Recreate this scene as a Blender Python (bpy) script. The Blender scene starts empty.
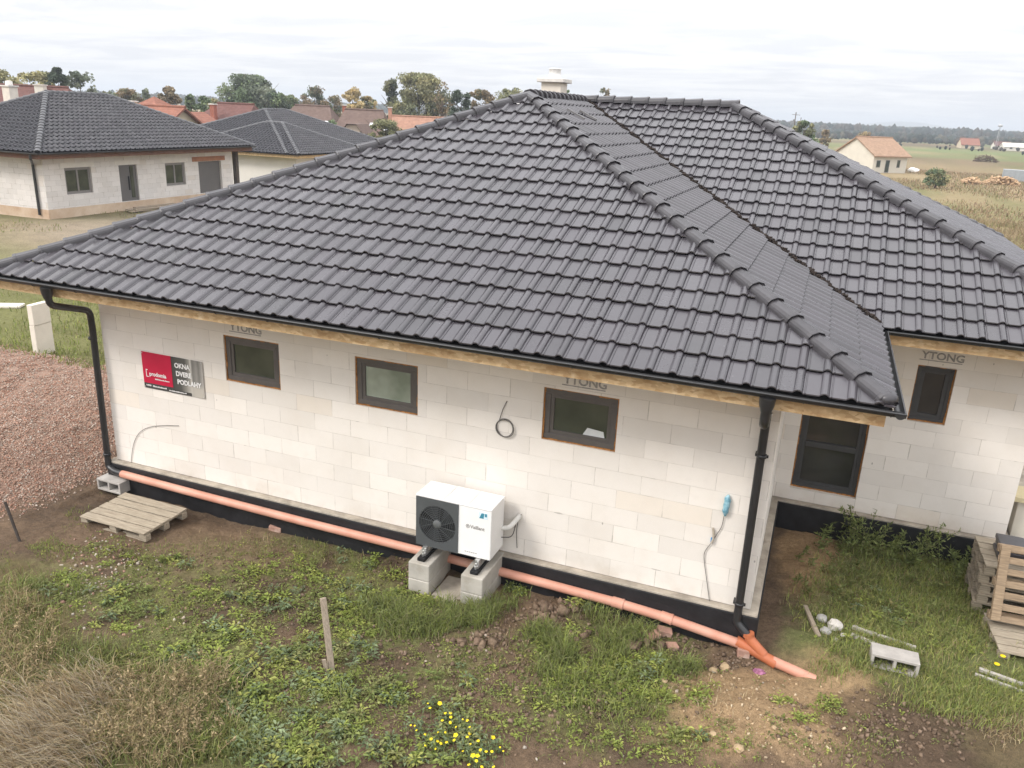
import bpy, bmesh, math, random
import numpy as np
from mathutils import Vector, Matrix
random.seed(7); rng = np.random.default_rng(11)
SC = bpy.context.scene
COL = SC.collection
R_ = math.radians

# ------------------------------------------------------------------ camera
FOC, YAW, PIT, ROLL = 809.3, -20.5185, 18.577, 2.4988
CC = np.array([0.1587, -9.2134, 5.7374])
_y, _p, _r = R_(YAW), R_(PIT), R_(ROLL)
FW = np.array([math.sin(_y)*math.cos(_p), math.cos(_y)*math.cos(_p), -math.sin(_p)])
_rt = np.array([math.cos(_y), -math.sin(_y), 0.0]); _up = np.cross(_rt, FW)
RT = _rt*math.cos(_r) + _up*math.sin(_r); UP = -_rt*math.sin(_r) + _up*math.cos(_r)
def ray(px, py):
    d = FW*FOC + RT*(px-512) - UP*(py-384)
    return d/np.linalg.norm(d)
def onz(px, py, z=-0.45):
    d = ray(px, py); return CC + d*((z-CC[2])/d[2])
def ony(px, py, y):
    d = ray(px, py); return CC + d*((y-CC[1])/d[1])
def at(px, py, depth):
    d = ray(px, py); return CC + d*(depth/(d@FW))
cam = bpy.data.cameras.new('camera'); co = bpy.data.objects.new('camera', cam); COL.objects.link(co)
cam.sensor_width = 36.0; cam.lens = FOC/1024*36.0; cam.clip_start = 0.1; cam.clip_end = 20000
co.matrix_world = Matrix(((RT[0], UP[0], -FW[0], CC[0]), (RT[1], UP[1], -FW[1], CC[1]), (RT[2], UP[2], -FW[2], CC[2]), (0, 0, 0, 1)))
SC.camera = co

# ------------------------------------------------------------------ node helpers
class NT:
    def __init__(s, name):
        s.m = bpy.data.materials.new(name); s.m.use_nodes = True
        s.t = s.m.node_tree; s.b = s.t.nodes['Principled BSDF']; s.out = s.t.nodes['Material Output']
    def n(s, typ, **kw):
        nd = s.t.nodes.new(typ)
        for k, v in kw.items():
            if k in nd.bl_rna.properties: setattr(nd, k, v)
        return nd
    def l(s, a, b): s.t.links.new(a, b)
    def val(s, sock, v):
        if isinstance(v, (int, float, tuple, list)): sock.default_value = v
        else: s.l(v, sock)
    def math(s, op, a, b=0.0, c=0.0, clamp=False):
        nd = s.n('ShaderNodeMath', operation=op); nd.use_clamp = clamp
        s.val(nd.inputs[0], a); s.val(nd.inputs[1], b); s.val(nd.inputs[2], c)
        return nd.outputs[0]
    def mix(s, f, a, b, mode='MIX'):
        nd = s.n('ShaderNodeMix', data_type='RGBA', blend_type=mode)
        s.val(nd.inputs[0], f); s.val(nd.inputs[6], c4(a)); s.val(nd.inputs[7], c4(b))
        return nd.outputs[2]
    def noise(s, vec, scale, detail=4, rough=.55, dist=0.0):
        nd = s.n('ShaderNodeTexNoise'); nd.inputs['Scale'].default_value = scale
        nd.inputs['Detail'].default_value = detail; nd.inputs['Roughness'].default_value = rough
        nd.inputs['Distortion'].default_value = dist
        if vec is not None: s.l(vec, nd.inputs['Vector'])
        return nd.outputs['Fac']
    def ramp(s, f, lo, hi):
        nd = s.n('ShaderNodeMapRange'); nd.inputs[1].default_value = lo; nd.inputs[2].default_value = hi
        s.l(f, nd.inputs[0]); return nd.outputs[0]
    def obj(s): return s.n('ShaderNodeTexCoord').outputs['Object']
    def geo(s): return s.n('ShaderNodeNewGeometry').outputs['Position']
    def bump(s, h, strength=.3, dist=.01):
        nd = s.n('ShaderNodeBump'); nd.inputs['Strength'].default_value = strength; nd.inputs['Distance'].default_value = dist
        s.l(h, nd.inputs['Height']); s.l(nd.outputs[0], s.b.inputs['Normal']); return nd
    def mapv(s, vec, scale):
        nd = s.n('ShaderNodeMapping'); nd.inputs['Scale'].default_value = scale; s.l(vec, nd.inputs['Vector']); return nd.outputs[0]
def c4(c):
    if isinstance(c, (tuple, list)) and len(c) == 3: return (*c, 1.0)
    return c
def M(name, col, rough=.75, var=.18, scale=5.0, bump=.25, bscale=45.0, bd=.006, spec=.3, col2=None, dirt=None, metal=0.0, lo=.3, hi=.7, stretch=None):
    t = NT(name); v = t.obj()
    if stretch: v = t.mapv(v, stretch)
    a = tuple(min(1, c*(1-var)) for c in col); b = col2 or tuple(min(1, c*(1+var)) for c in col)
    c = t.mix(t.ramp(t.noise(v, scale, 5), lo, hi), a, b)
    if dirt: c = t.mix(t.ramp(t.noise(v, scale*.45, 6, .65), .52, .75), c, dirt)
    t.l(c, t.b.inputs['Base Color'])
    t.b.inputs['Roughness'].default_value = rough; t.b.inputs['Specular IOR Level'].default_value = spec; t.b.inputs['Metallic'].default_value = metal
    if bump: t.bump(t.noise(v, bscale, 5), bump, bd)
    return t.m

# ------------------------------------------------------------------ mesh helpers
class MB:
    def __init__(s): s.v = []; s.f = []; s.m = []; s.uv = []; s.sm = []
    def face(s, pts, mi=0, uv=None, smooth=False):
        i = len(s.v); s.v += [tuple(p) for p in pts]; s.f.append(tuple(range(i, i+len(pts)))); s.m.append(mi); s.uv.append(uv); s.sm.append(smooth)
    def raw(s, vs, fs, mi=0, smooth=False):
        i = len(s.v); s.v += [tuple(p) for p in vs]
        for f in fs: s.f.append(tuple(i+k for k in f)); s.m.append(mi); s.uv.append(None); s.sm.append(smooth)
    def hexa(s, p, mi=0):   # p: 8 points, bottom 4 ccw then top 4
        s.raw(p, [(3,2,1,0),(4,5,6,7),(0,1,5,4),(1,2,6,5),(2,3,7,6),(3,0,4,7)], mi)
    def box(s, x0, x1, y0, y1, z0, z1, mi=0):
        s.hexa([(x0,y0,z0),(x1,y0,z0),(x1,y1,z0),(x0,y1,z0),(x0,y0,z1),(x1,y0,z1),(x1,y1,z1),(x0,y1,z1)], mi)
    def obox(s, c, size, rot=None, mi=0):
        q = []
        for z in (-.5,.5):
            for x, y in ((-.5,-.5),(.5,-.5),(.5,.5),(-.5,.5)):
                p = Vector((x*size[0], y*size[1], z*size[2]))
                if rot is not None: p = rot @ p
                q.append(Vector(c)+p)
        s.hexa(q, mi)
    def beam(s, a, b, w, h, mi=0, up=(0,0,1)):
        a = Vector(a); b = Vector(b); d = (b-a).normalized(); sx = d.cross(Vector(up))
        if sx.length < 1e-4: sx = Vector((1,0,0))
        sx.normalize(); sz = sx.cross(d)
        q = []
        for e in (a, b):
            for i, j in ((-1,-1),(1,-1),(1,1),(-1,1)): q.append(e+sx*(w/2*i)+sz*(h/2*j))
        s.raw(q, [(0,1,2,3),(7,6,5,4),(4,5,1,0),(5,6,2,1),(6,7,3,2),(7,4,0,3)], mi)
    def tube(s, path, r, n=10, mi=0, cap=True, smooth=True):
        P = [Vector(p) for p in path]; rs = r if isinstance(r, (list, tuple)) else [r]*len(P)
        prev = None; rings = []
        for i, p in enumerate(P):
            d = (P[min(i+1, len(P)-1)]-P[max(i-1, 0)])
            d.normalize()
            if prev is None:
                u = d.orthogonal().normalized()
            else:
                u = (prev - d*prev.dot(d)); u = u.normalized() if u.length > 1e-5 else d.orthogonal().normalized()
            prev = u; w = d.cross(u)
            rings.append([p+(u*math.cos(2*math.pi*k/n)+w*math.sin(2*math.pi*k/n))*rs[i] for k in range(n)])
        vs = [q for rg in rings for q in rg]; fs = []
        for i in range(len(P)-1):
            for k in range(n): fs.append((i*n+k, i*n+(k+1)%n, (i+1)*n+(k+1)%n, (i+1)*n+k))
        s.raw(vs, fs, mi, smooth)
        if cap: s.raw(rings[0], [tuple(reversed(range(n)))], mi); s.raw(rings[-1], [tuple(range(n))], mi)
    def lathe(s, c, prof, n=20, mi=0, axis='z', smooth=True):
        vs = []; fs = []
        for r, h in prof:
            for k in range(n):
                a = 2*math.pi*k/n; x, y = r*math.cos(a), r*math.sin(a)
                q = (x, y, h) if axis == 'z' else (x, h, y)
                vs.append((c[0]+q[0], c[1]+q[1], c[2]+q[2]))
        for i in range(len(prof)-1):
            for k in range(n): fs.append((i*n+k, i*n+(k+1)%n, (i+1)*n+(k+1)%n, (i+1)*n+k))
        s.raw(vs, fs, mi, smooth)
    def build(s, name, mats, parent=None, bevel=0, loc=None):
        me = bpy.data.meshes.new(name); off = Vector((0,0,0))
        if parent is not None:
            q = parent
            while q is not None: off += q.location; q = q.parent
        if loc is not None: off = off + Vector(loc)
        me.from_pydata([tuple(Vector(p)-off) for p in s.v], [], s.f)
        for mm in (mats if isinstance(mats, (list, tuple)) else [mats]): me.materials.append(mm)
        me.polygons.foreach_set('material_index', s.m); me.polygons.foreach_set('use_smooth', s.sm)
        if any(u is not None for u in s.uv):
            lay = me.uv_layers.new(name='UVMap'); d = []
            for f, u in zip(s.f, s.uv):
                for k in range(len(f)): d += list(u[k]) if u is not None else [0, 0]
            lay.data.foreach_set('uv', d)
        me.update()
        o = bpy.data.objects.new(name, me); COL.objects.link(o)
        if parent is not None: o.parent = parent
        if loc is not None: o.location = loc
        if bevel:
            b = o.modifiers.new('bevel', 'BEVEL'); b.width = bevel; b.segments = 2; b.limit_method = 'ANGLE'; b.angle_limit = R_(40)
        return o
def thing(name, label, cat, loc=(0,0,0), group=None):
    o = bpy.data.objects.new(name, None); COL.objects.link(o); o.location = loc; o.empty_display_size = .3
    o['label'] = label; o['category'] = cat
    if group: o['group'] = group
    return o
def tag(o, label, cat, group=None):
    o['label'] = label; o['category'] = cat
    if group: o['group'] = group
    return o
def copy_tree(o, parent=None):
    c = o.copy(); COL.objects.link(c); c.parent = parent
    for ch in o.children: copy_tree(ch, c)
    return c
def npmesh(name, verts, faces_flat, loop_tot, mat, cols=None, smooth=False, parent=None):
    me = bpy.data.meshes.new(name); nv = len(verts); nf = len(loop_tot)
    me.vertices.add(nv); me.vertices.foreach_set('co', np.asarray(verts, dtype=np.float32).ravel())
    me.loops.add(len(faces_flat)); me.loops.foreach_set('vertex_index', np.asarray(faces_flat, dtype=np.int32))
    me.polygons.add(nf); st = np.concatenate([[0], np.cumsum(loop_tot)[:-1]]).astype(np.int32)
    me.polygons.foreach_set('loop_start', st); me.polygons.foreach_set('loop_total', np.asarray(loop_tot, dtype=np.int32))
    if smooth: me.polygons.foreach_set('use_smooth', np.ones(nf, dtype=bool))
    if cols is not None:
        a = me.color_attributes.new('Col', 'FLOAT_COLOR', 'POINT')
        c = np.ones((nv, 4), dtype=np.float32); c[:, :3] = cols; a.data.foreach_set('color', c.ravel())
    me.update(calc_edges=True); me.validate()
    if mat: me.materials.append(mat)
    o = bpy.data.objects.new(name, me); COL.objects.link(o)
    if parent is not None: o.parent = parent
    return o
def text_part(name, body, size, mat, parent, origin, xdir, zdir, extr=.0015, bold=0.0, shear=0, sx=1.0):
    cu = bpy.data.curves.new(name, 'FONT'); cu.body = body; cu.size = size; cu.extrude = extr; cu.offset = bold; cu.shear = shear; cu.resolution_u = 3
    tmp = bpy.data.objects.new(name+'_tmp', cu); COL.objects.link(tmp); bpy.context.view_layer.update()
    me = bpy.data.meshes.new_from_object(tmp.evaluated_get(bpy.context.evaluated_depsgraph_get()))
    bpy.data.objects.remove(tmp); bpy.data.curves.remove(cu)
    X = Vector(xdir).normalized(); Z = Vector(zdir).normalized(); N = X.cross(Z); off = Vector((0,0,0)); q = parent
    while q is not None: off += q.location; q = q.parent
    for v in me.vertices: v.co = Vector(origin)-off + X*(v.co.x*sx) + Z*v.co.y + N*v.co.z
    me.materials.clear(); me.materials.append(mat); me.name = name
    o = bpy.data.objects.new(name, me); COL.objects.link(o); o.parent = parent
    return o

# ------------------------------------------------------------------ materials
def wall_mat(name, base, warm, stain_amt=.93, jk=1.0):
    t = NT(name); uv = t.n('ShaderNodeUVMap').outputs[0]
    sp = t.n('ShaderNodeSeparateXYZ'); t.l(uv, sp.inputs[0]); u0, v0 = sp.outputs[0], sp.outputs[1]
    rv = t.math('DIVIDE', v0, .25); row = t.math('FLOOR', rv); odd = t.math('MODULO', row, 2.0)
    odd = t.math('ABSOLUTE', odd)
    uu = t.math('ADD', t.math('DIVIDE', u0, .6), t.math('MULTIPLY', odd, .5)); colm = t.math('FLOOR', uu)
    fu = t.math('FRACT', uu); fv = t.math('FRACT', rv)
    du = t.math('MULTIPLY', t.math('MINIMUM', fu, t.math('SUBTRACT', 1.0, fu)), .6)
    dv = t.math('MULTIPLY', t.math('MINIMUM', fv, t.math('SUBTRACT', 1.0, fv)), .25)
    cmb = t.n('ShaderNodeCombineXYZ'); t.l(colm, cmb.inputs[0]); t.l(row, cmb.inputs[1])
    wn = t.n('ShaderNodeTexWhiteNoise', noise_dimensions='2D'); t.l(cmb.outputs[0], wn.inputs['Vector'])
    sc = t.n('ShaderNodeSeparateColor'); t.l(wn.outputs['Color'], sc.inputs[0])
    P = t.geo()
    n1 = t.noise(P, 1.3, 5, .6); n2 = t.noise(P, 9.0, 6, .6); n3 = t.noise(P, 60.0, 4, .6)
    jn = t.noise(P, 3.1, 4, .7)
    c = t.mix(t.math('MULTIPLY', sc.outputs[0], .8), base, tuple(b*.86 for b in base))
    c = t.mix(t.math('MULTIPLY', t.math('GREATER_THAN', sc.outputs[1], stain_amt), .36), c, warm)
    c = t.mix(t.math('MULTIPLY', t.ramp(n1, .45, .75), .22), c, tuple(b*.8 for b in warm))
    c = t.mix(t.math('MULTIPLY', t.ramp(n2, .5, .75), .12), c, tuple(b*.72 for b in base))
    jw = t.math('ADD', .0015, t.math('MULTIPLY', t.ramp(jn, .35, .75), .0065))
    jw = t.math('MULTIPLY', jw, jk)
    ju = t.math('LESS_THAN', du, jw); jv = t.math('LESS_THAN', dv, t.math('MULTIPLY', jw, .75))
    jm = t.math('MAXIMUM', t.math('MULTIPLY', ju, .8), t.math('MULTIPLY', jv, .62))
    c = t.mix(t.math('MULTIPLY', t.math('MULTIPLY', jm, .8), t.math('ADD', .12, t.ramp(jn, .35, .75))), c, (.34,.305,.265))
    # chipped corners and drill marks near joints
    ed = t.math('LESS_THAN', dv, t.math('MULTIPLY', t.ramp(t.noise(P, 2.2, 3), .66, .8), .02))
    c = t.mix(t.math('MULTIPLY', ed, .55), c, (.33,.3,.27))
    vo = t.n('ShaderNodeTexVoronoi', voronoi_dimensions='2D'); vo.inputs['Scale'].default_value = 1.5; t.l(t.mapv(uv, (1.0,.62,1)), vo.inputs['Vector'])
    vs_ = t.n('ShaderNodeSeparateColor'); t.l(vo.outputs['Color'], vs_.inputs[0])
    sp_ = t.math('MULTIPLY', t.math('LESS_THAN', t.math('ADD', vo.outputs['Distance'], t.math('MULTIPLY', n3, .012)), t.math('ADD', .012, t.math('MULTIPLY', vs_.outputs[1], .014))), t.math('GREATER_THAN', vs_.outputs[0], .80))
    c = t.mix(t.math('MULTIPLY', sp_, .62), c, (.24,.22,.2))
    splash = t.math('MULTIPLY', t.ramp(t.math('ADD', v0, t.math('MULTIPLY', n2, .35)), .42, .18), t.ramp(n1, .4, .62))
    c = t.mix(t.math('MULTIPLY', splash, .30), c, (.42,.34,.26))
    t.l(c, t.b.inputs['Base Color']); t.b.inputs['Roughness'].default_value = .93; t.b.inputs['Specular IOR Level'].default_value = .1
    h = t.math('SUBTRACT', t.math('MULTIPLY', n3, .35), jm)
    h = t.math('ADD', h, t.math('MULTIPLY', sc.outputs[2], .5))
    t.bump(h, .5, .004)
    return t.m
def tile_mat(name, base, rough=.36, var=.5, purple=(1.12,1.0,1.08), spec=.85):
    t = NT(name); uv = t.n('ShaderNodeUVMap').outputs[0]
    fl = t.n('ShaderNodeVectorMath', operation='FLOOR'); t.l(uv, fl.inputs[0])
    wn = t.n('ShaderNodeTexWhiteNoise', noise_dimensions='2D'); t.l(fl.outputs[0], wn.inputs['Vector'])
    sc = t.n('ShaderNodeSeparateColor'); t.l(wn.outputs['Color'], sc.inputs[0])
    P = t.geo()
    c = t.mix(sc.outputs[0], tuple(b*(1-var*.45) for b in base), tuple(b*(1+var*.45) for b in base))
    c = t.mix(t.math('MULTIPLY', sc.outputs[1], .55), c, tuple(b*p for b, p in zip(base, purple)))
    n = t.noise(P, 1.1, 5, .6); c = t.mix(t.math('MULTIPLY', t.ramp(n, .4, .75), .4), c, tuple(b*1.45 for b in base))
    n2 = t.noise(P, 14.0, 5, .65); c = t.mix(t.math('MULTIPLY', t.ramp(n2, .52, .8), .35), c, tuple(b*1.7 for b in base))
    t.l(c, t.b.inputs['Base Color'])
    rr = t.math('ADD', rough-.06, t.math('MULTIPLY', sc.outputs[2], .12)); rr = t.math('ADD', rr, t.math('MULTIPLY', n2, .10)); t.l(rr, t.b.inputs['Roughness'])
    t.b.inputs['Specular IOR Level'].default_value = spec
    t.bump(t.noise(P, 190.0, 3, .6), .12, .003)
    return t.m
def attr_mat(name, rough=.8, trans=.25, nscale=30.0, spec=.2, var=.25):
    t = NT(name); a = t.n('ShaderNodeAttribute'); a.attribute_name = 'Col'
    P = t.geo(); n = t.ramp(t.noise(P, nscale, 3), .3, .7)
    c = t.mix(n, t.mix(1.0, a.outputs['Color'], (1-var,)*3, 'MULTIPLY'), t.mix(1.0, a.outputs['Color'], (1+var,)*3, 'MULTIPLY'))
    t.l(c, t.b.inputs['Base Color']); t.b.inputs['Roughness'].default_value = rough; t.b.inputs['Specular IOR Level'].default_value = spec
    if trans:
        tr = t.n('ShaderNodeBsdfTranslucent'); t.l(c, tr.inputs['Color']); mx = t.n('ShaderNodeMixShader'); mx.inputs[0].default_value = trans
        t.l(t.b.outputs[0], mx.inputs[1]); t.l(tr.outputs[0], mx.inputs[2]); t.l(mx.outputs[0], t.out.inputs['Surface'])
    return t.m
def pane_mat(name, col, rough=.06, spec=.6, col2=None, scale=2.0):
    t = NT(name); n = t.ramp(t.noise(t.obj(), scale, 3), .35, .65)
    t.l(t.mix(n, col, col2 or col), t.b.inputs['Base Color']); t.b.inputs['Roughness'].default_value = rough; t.b.inputs['Specular IOR Level'].default_value = spec
    return t.m
m_wall = wall_mat('aerated_concrete_blocks', (.805,.758,.70), (.70,.605,.485), .95)
m_nwall = wall_mat('aerated_concrete_blocks_grey', (.68,.645,.615), (.58,.50,.42), .93, 3.2)
m_tile = tile_mat('anthracite_roof_tiles', (.036,.033,.038), .23, .8)
m_tile2 = tile_mat('weathered_grey_roof_tiles', (.045,.045,.050), .58, .4, spec=.35)
m_cap = M('anthracite_ridge_tiles', (.042,.039,.043), .34, .3, 3, .15, 150, .003, .5)
m_cap2 = M('grey_ridge_tiles', (.095,.095,.10), .5, .2, 3, 0)
def osb():
    t = NT('osb_board'); P = t.mapv(t.geo(), (1,1,1))
    v = t.n('ShaderNodeTexVoronoi'); v.inputs['Scale'].default_value = 26; v.inputs['Randomness'].default_value = 1
    t.l(t.mapv(t.geo(), (.55,1,1.3)), v.inputs['Vector']); s = t.n('ShaderNodeSeparateColor'); t.l(v.outputs['Color'], s.inputs[0])
    c = t.mix(s.outputs[0], (.42,.27,.13), (.68,.50,.29)); c = t.mix(t.math('MULTIPLY', t.ramp(t.noise(t.geo(), 2.2, 6, .7), .45, .7), .75), c, (.33,.185,.075))
    c = t.mix(t.math('MULTIPLY', t.ramp(t.noise(t.geo(), 7, 4), .6, .75), .6), c, (.75,.62,.42))
    t.l(c, t.b.inputs['Base Color']); t.b.inputs['Roughness'].default_value = .8; t.bump(s.outputs[1], .3, .003); return t.m
m_osb = osb()
m_gutter = M('black_coated_metal', (.022,.022,.023), .38, .1, 3, 0, spec=.5)
m_frame = M('grey_brown_window_frame', (.105,.094,.087), .5, .08, 8, 0, spec=.4)
m_frame_d = M('anthracite_window_frame', (.055,.055,.056), .5, .08, 8, 0, spec=.4)
m_foam = M('orange_mounting_foam', (.36,.17,.055), .9, .35, 22, .6, 60, .01)
m_concrete = M('rough_concrete', (.39,.345,.285), .95, .3, 4, .5, 35, .01, .1, dirt=(.19,.165,.14))
m_cblock = M('weathered_concrete_block', (.42,.395,.35), .95, .18, 3, .5, 50, .006, .1, dirt=(.27,.235,.18))
m_hollow = M('grey_hollow_block', (.40,.375,.345), .95, .15, 6, .6, 55, .006, .1)
m_membrane = M('black_bitumen_membrane', (.014,.014,.016), .55, .4, 5, .4, 22, .012, .4)
m_orange = M('orange_drain_plastic', (.58,.265,.185), .5, .1, 2.5, .12, 60, .003, spec=.4, col2=(.64,.36,.27), lo=.35, hi=.75, dirt=(.50,.30,.22))
m_orange2 = M('orange_fitting_plastic', (.43,.135,.06), .45, .1, 4, 0, spec=.45)
m_white = M('white_coated_sheet', (.79,.785,.77), .42, .02, 4, 0, spec=.4)
m_greyp = M('dark_grey_plastic', (.075,.08,.083), .5, .08, 6, 0, spec=.4)
m_fanblade = M('fan_grey', (.028,.03,.032), .45, .1, 5, 0, spec=.4)
m_rubber = M('black_rubber', (.012,.012,.013), .7, .2, 10, .2)
m_steel = M('galvanised_steel', (.55,.55,.54), .4, .12, 12, .1, 60, metal=.8)
m_wood = M('weathered_pallet_wood', (.345,.295,.225), .88, .28, 4, .5, 60, .004, .12, dirt=(.235,.19,.14), stretch=(1.2,14,14))
m_wood2 = M('newer_pallet_wood', (.345,.255,.17), .88, .3, 4, .6, 60, .004, .12, dirt=(.22,.165,.115), stretch=(1.2,14,14))
m_stake = M('grey_stake_wood', (.31,.255,.195), .9, .25, 5, .5, 50, .005, .1, stretch=(14,14,1.2))
m_text_grey = M('printed_grey_ink', (.32,.305,.29), .9, .35, 20, 0)
m_red = M('banner_red', (.50,.012,.05), .5, .06, 4, 0)
m_wtext = M('banner_white_print', (.8,.79,.78), .5, .02, 4, 0)
m_cable = M('grey_cable', (.15,.14,.13), .6, .15, 20, 0)
m_cable_k = M('black_cable', (.02,.02,.02), .5, .1, 20, 0)
m_blue = M('light_blue_plastic_bag', (.10,.36,.50), .4, .35, 18, .5, 40, .01, .4, col2=(.42,.66,.74))
m_brick = M('pale_red_brick', (.40,.24,.185), .9, .25, 10, .6, 45, .01, .1, dirt=(.52,.44,.38))
m_stone = M('pale_stone', (.52,.49,.45), .9, .15, 5, .6, 25, .02, .1)
m_stone_g = M('grey_stone', (.34,.33,.31), .9, .2, 5, .6, 25, .02, .1)
m_pink = M('magenta_plastic', (.30,.12,.20), .5, .4, 15, .5, 30, .01)
m_strip = M('pale_plastic_strip', (.37,.345,.31), .85, .25, 8, .2)
m_debris = M('brown_valley_debris', (.028,.02,.016), .95, .5, 20, .6, 40, .01)
# ------------------------------------------------------------------ roof builders
PROF = [(0,0),(.012,0),(.016,.007),(.024,.007),(.028,0),(.148,0),(.158,.005),(.170,.019),(.186,.030),(.204,.034),(.222,.030),(.238,.018),(.2498,.0)]
PROF_LO = [(0,0),(.14,0),(.172,.055),(.222,.055),(.2498,0)]
def tile_face(name, O, ud, sd, poly, mat, parent, w=.25, e=.378, prof=PROF, lo=False, su=1.0, seed=1):
    """rows of roof tiles on the plane O + u*ud + s*sd, clipped to the convex polygon poly in (u, s)"""
    rr = random.Random(seed); O = Vector(O); ud = Vector(ud).normalized(); sd = Vector(sd).normalized(); nd = ud.cross(sd)
    if nd.z < 0: nd = -nd
    us = [p[0] for p in poly]; ss = [p[1] for p in poly]; u0, u1, s0, s1 = min(us), max(us), min(ss), max(ss)
    c0, c1 = math.floor(u0/w)-1, math.ceil(u1/w)+1; r0, r1 = math.floor(s0/e), math.ceil(s1/e)
    bm = bmesh.new(); lay = bm.loops.layers.uv.new('UVMap')
    def inside_range(s_lo, s_hi):   # u-extent of the polygon over a strip
        pts = []
        n = len(poly)
        for i in range(n):
            a, b = poly[i], poly[(i+1) % n]
            for sv in (s_lo, s_hi):
                if (a[1]-sv)*(b[1]-sv) < 0:
                    f = (sv-a[1])/(b[1]-a[1]); pts.append(a[0]+f*(b[0]-a[0]))
            if s_lo-1e-6 <= a[1] <= s_hi+1e-6: pts.append(a[0])
        return (min(pts), max(pts)) if pts else None
    rows = [(.03,.006),(0,.022),(.006,.034),(None,.006)] if not lo else [(.05,.004),(0,.05),(None,.006)]
    for r in range(r0, r1):
        ex = inside_range(r*e, (r+1)*e)
        if ex is None: continue
        ca, cb = math.floor(ex[0]/w)-1, math.ceil(ex[1]/w)+1
        U = []; H = []
        for c in range(ca, cb):
            dh = rr.uniform(-.0025, .0025); 
            for (pu, ph) in prof: U.append(c*w+pu*w/.25); H.append(ph*su+dh)
        grid = []
        for (ds, hh) in rows:
            s_ = r*e + (e if ds is None else ds)
            grid.append([bm.verts.new(O+ud*u+sd*s_+nd*(h+hh)) for u, h in zip(U, H)])
        for i in range(len(rows)-1):
            for k in range(len(U)-1):
                f = bm.faces.new((grid[i][k], grid[i][k+1], grid[i+1][k+1], grid[i+1][k]))
                cu = .5*(U[k]+U[k+1])/w
                for L in f.loops: L[lay].uv = (cu*1.0, r+.5)
                f.smooth = False
    n = len(poly); cen = (sum(us)/n, sum(ss)/n)
    for i in range(n):
        a, b = poly[i], poly[(i+1) % n]
        pa = O+ud*a[0]+sd*a[1]; pb = O+ud*b[0]+sd*b[1]; no = (pb-pa).cross(nd).normalized()
        pc = O+ud*cen[0]+sd*cen[1]
        if (pc-pa).dot(no) > 0: no = -no
        if abs(a[1]-b[1]) < 1e-6 and a[1] <= s0+1e-6: continue      # leave the eave edge alone
        bmesh.ops.bisect_plane(bm, geom=bm.verts[:]+bm.edges[:]+bm.faces[:], dist=1e-5, plane_co=pa+no*.004, plane_no=no, clear_outer=True)
    bmesh.ops.recalc_face_normals(bm, faces=bm.faces[:]) if False else None
    me = bpy.data.meshes.new(name); off = Vector((0,0,0)); q = parent
    while q is not None: off += q.location; q = q.parent
    for v in bm.verts: v.co -= off
    for f in bm.faces:
        if f.normal.dot(nd) < -0.2: f.normal_flip()
    bm.to_mesh(me); bm.free(); me.materials.append(mat)
    o = bpy.data.objects.new(name, me); COL.objects.link(o); o.parent = parent
    return o
def cap_line(mb, a, b, r=.108, L=.36, lift=.0, arc=9, rim=.012, flat=.66):
    """overlapping ridge tiles from the low point a to the high point b"""
    a = Vector(a); b = Vector(b); d = (b-a); T = d.length; d.normalize()
    side = d.cross(Vector((0,0,1))).normalized(); up = side.cross(d).normalized(); n = max(1, round(T/L)); L = T/n
    ang = [math.pi*(k/(arc-1)) for k in range(arc)]
    def ring(p, rad):
        m = [p+side*(rad*1.05*math.cos(t))+up*((rad+(.009 if i_ % 2 == 0 else -.004))*flat*math.sin(t)-.01) for i_, t in enumerate(ang)]
        return [m[0]+side*.008-up*.055]+m+[m[-1]-side*.008-up*.055]
    jr = random.Random(int(T*100))
    for i in range(n):
        p0 = a+d*(i*L-.02)+up*(lift+jr.uniform(0,.006)); p1 = a+d*((i+1)*L+.02)+up*(lift-.014)
        seq = [(p0+d*.012, r-.03), (p0, r+rim*.6), (p0+d*.01, r+rim), (p0+d*.045, r+rim), (p0+d*.055, r), (p1, r*.9)]
        vs = []; 
        for p, rad in seq: vs += ring(p, rad)
        A2 = arc+2; fs = [(j*A2+k, j*A2+k+1, (j+1)*A2+k+1, (j+1)*A2+k) for j in range(len(seq)-1) for k in range(A2-1)]
        mb.raw(vs, fs)
def gutter(mb, a, b, out, r=.047):
    a = Vector(a); b = Vector(b); out = Vector(out).normalized(); n = 9
    d = (b-a).normalized(); sec = []
    for rad in (r, r-.006):
        sec.append([out*(rad*math.cos(math.pi+math.pi*k/(n-1)) if False else -rad*math.cos(math.pi*k/(n-1)))+Vector((0,0,-rad*math.sin(math.pi*k/(n-1)))) for k in range(n)])
    for S in sec:
        mb.raw([a+p for p in S]+[b+p for p in S], [(k, k+1, n+k+1, n+k) for k in range(n-1)], 0, True)
    mb.tube([a+out*r+Vector((0,0,.004)), b+out*r+Vector((0,0,.004))], .011, 8)
    for e in (a, b): mb.raw([e+p for p in sec[0]], [tuple(range(n))])
    L = (b-a).length; k = 0.3
    while k < L:
        p = a+d*k; mb.tube([p+q*1.05 for q in sec[0][2:]], .006, 5); k += .8
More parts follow.
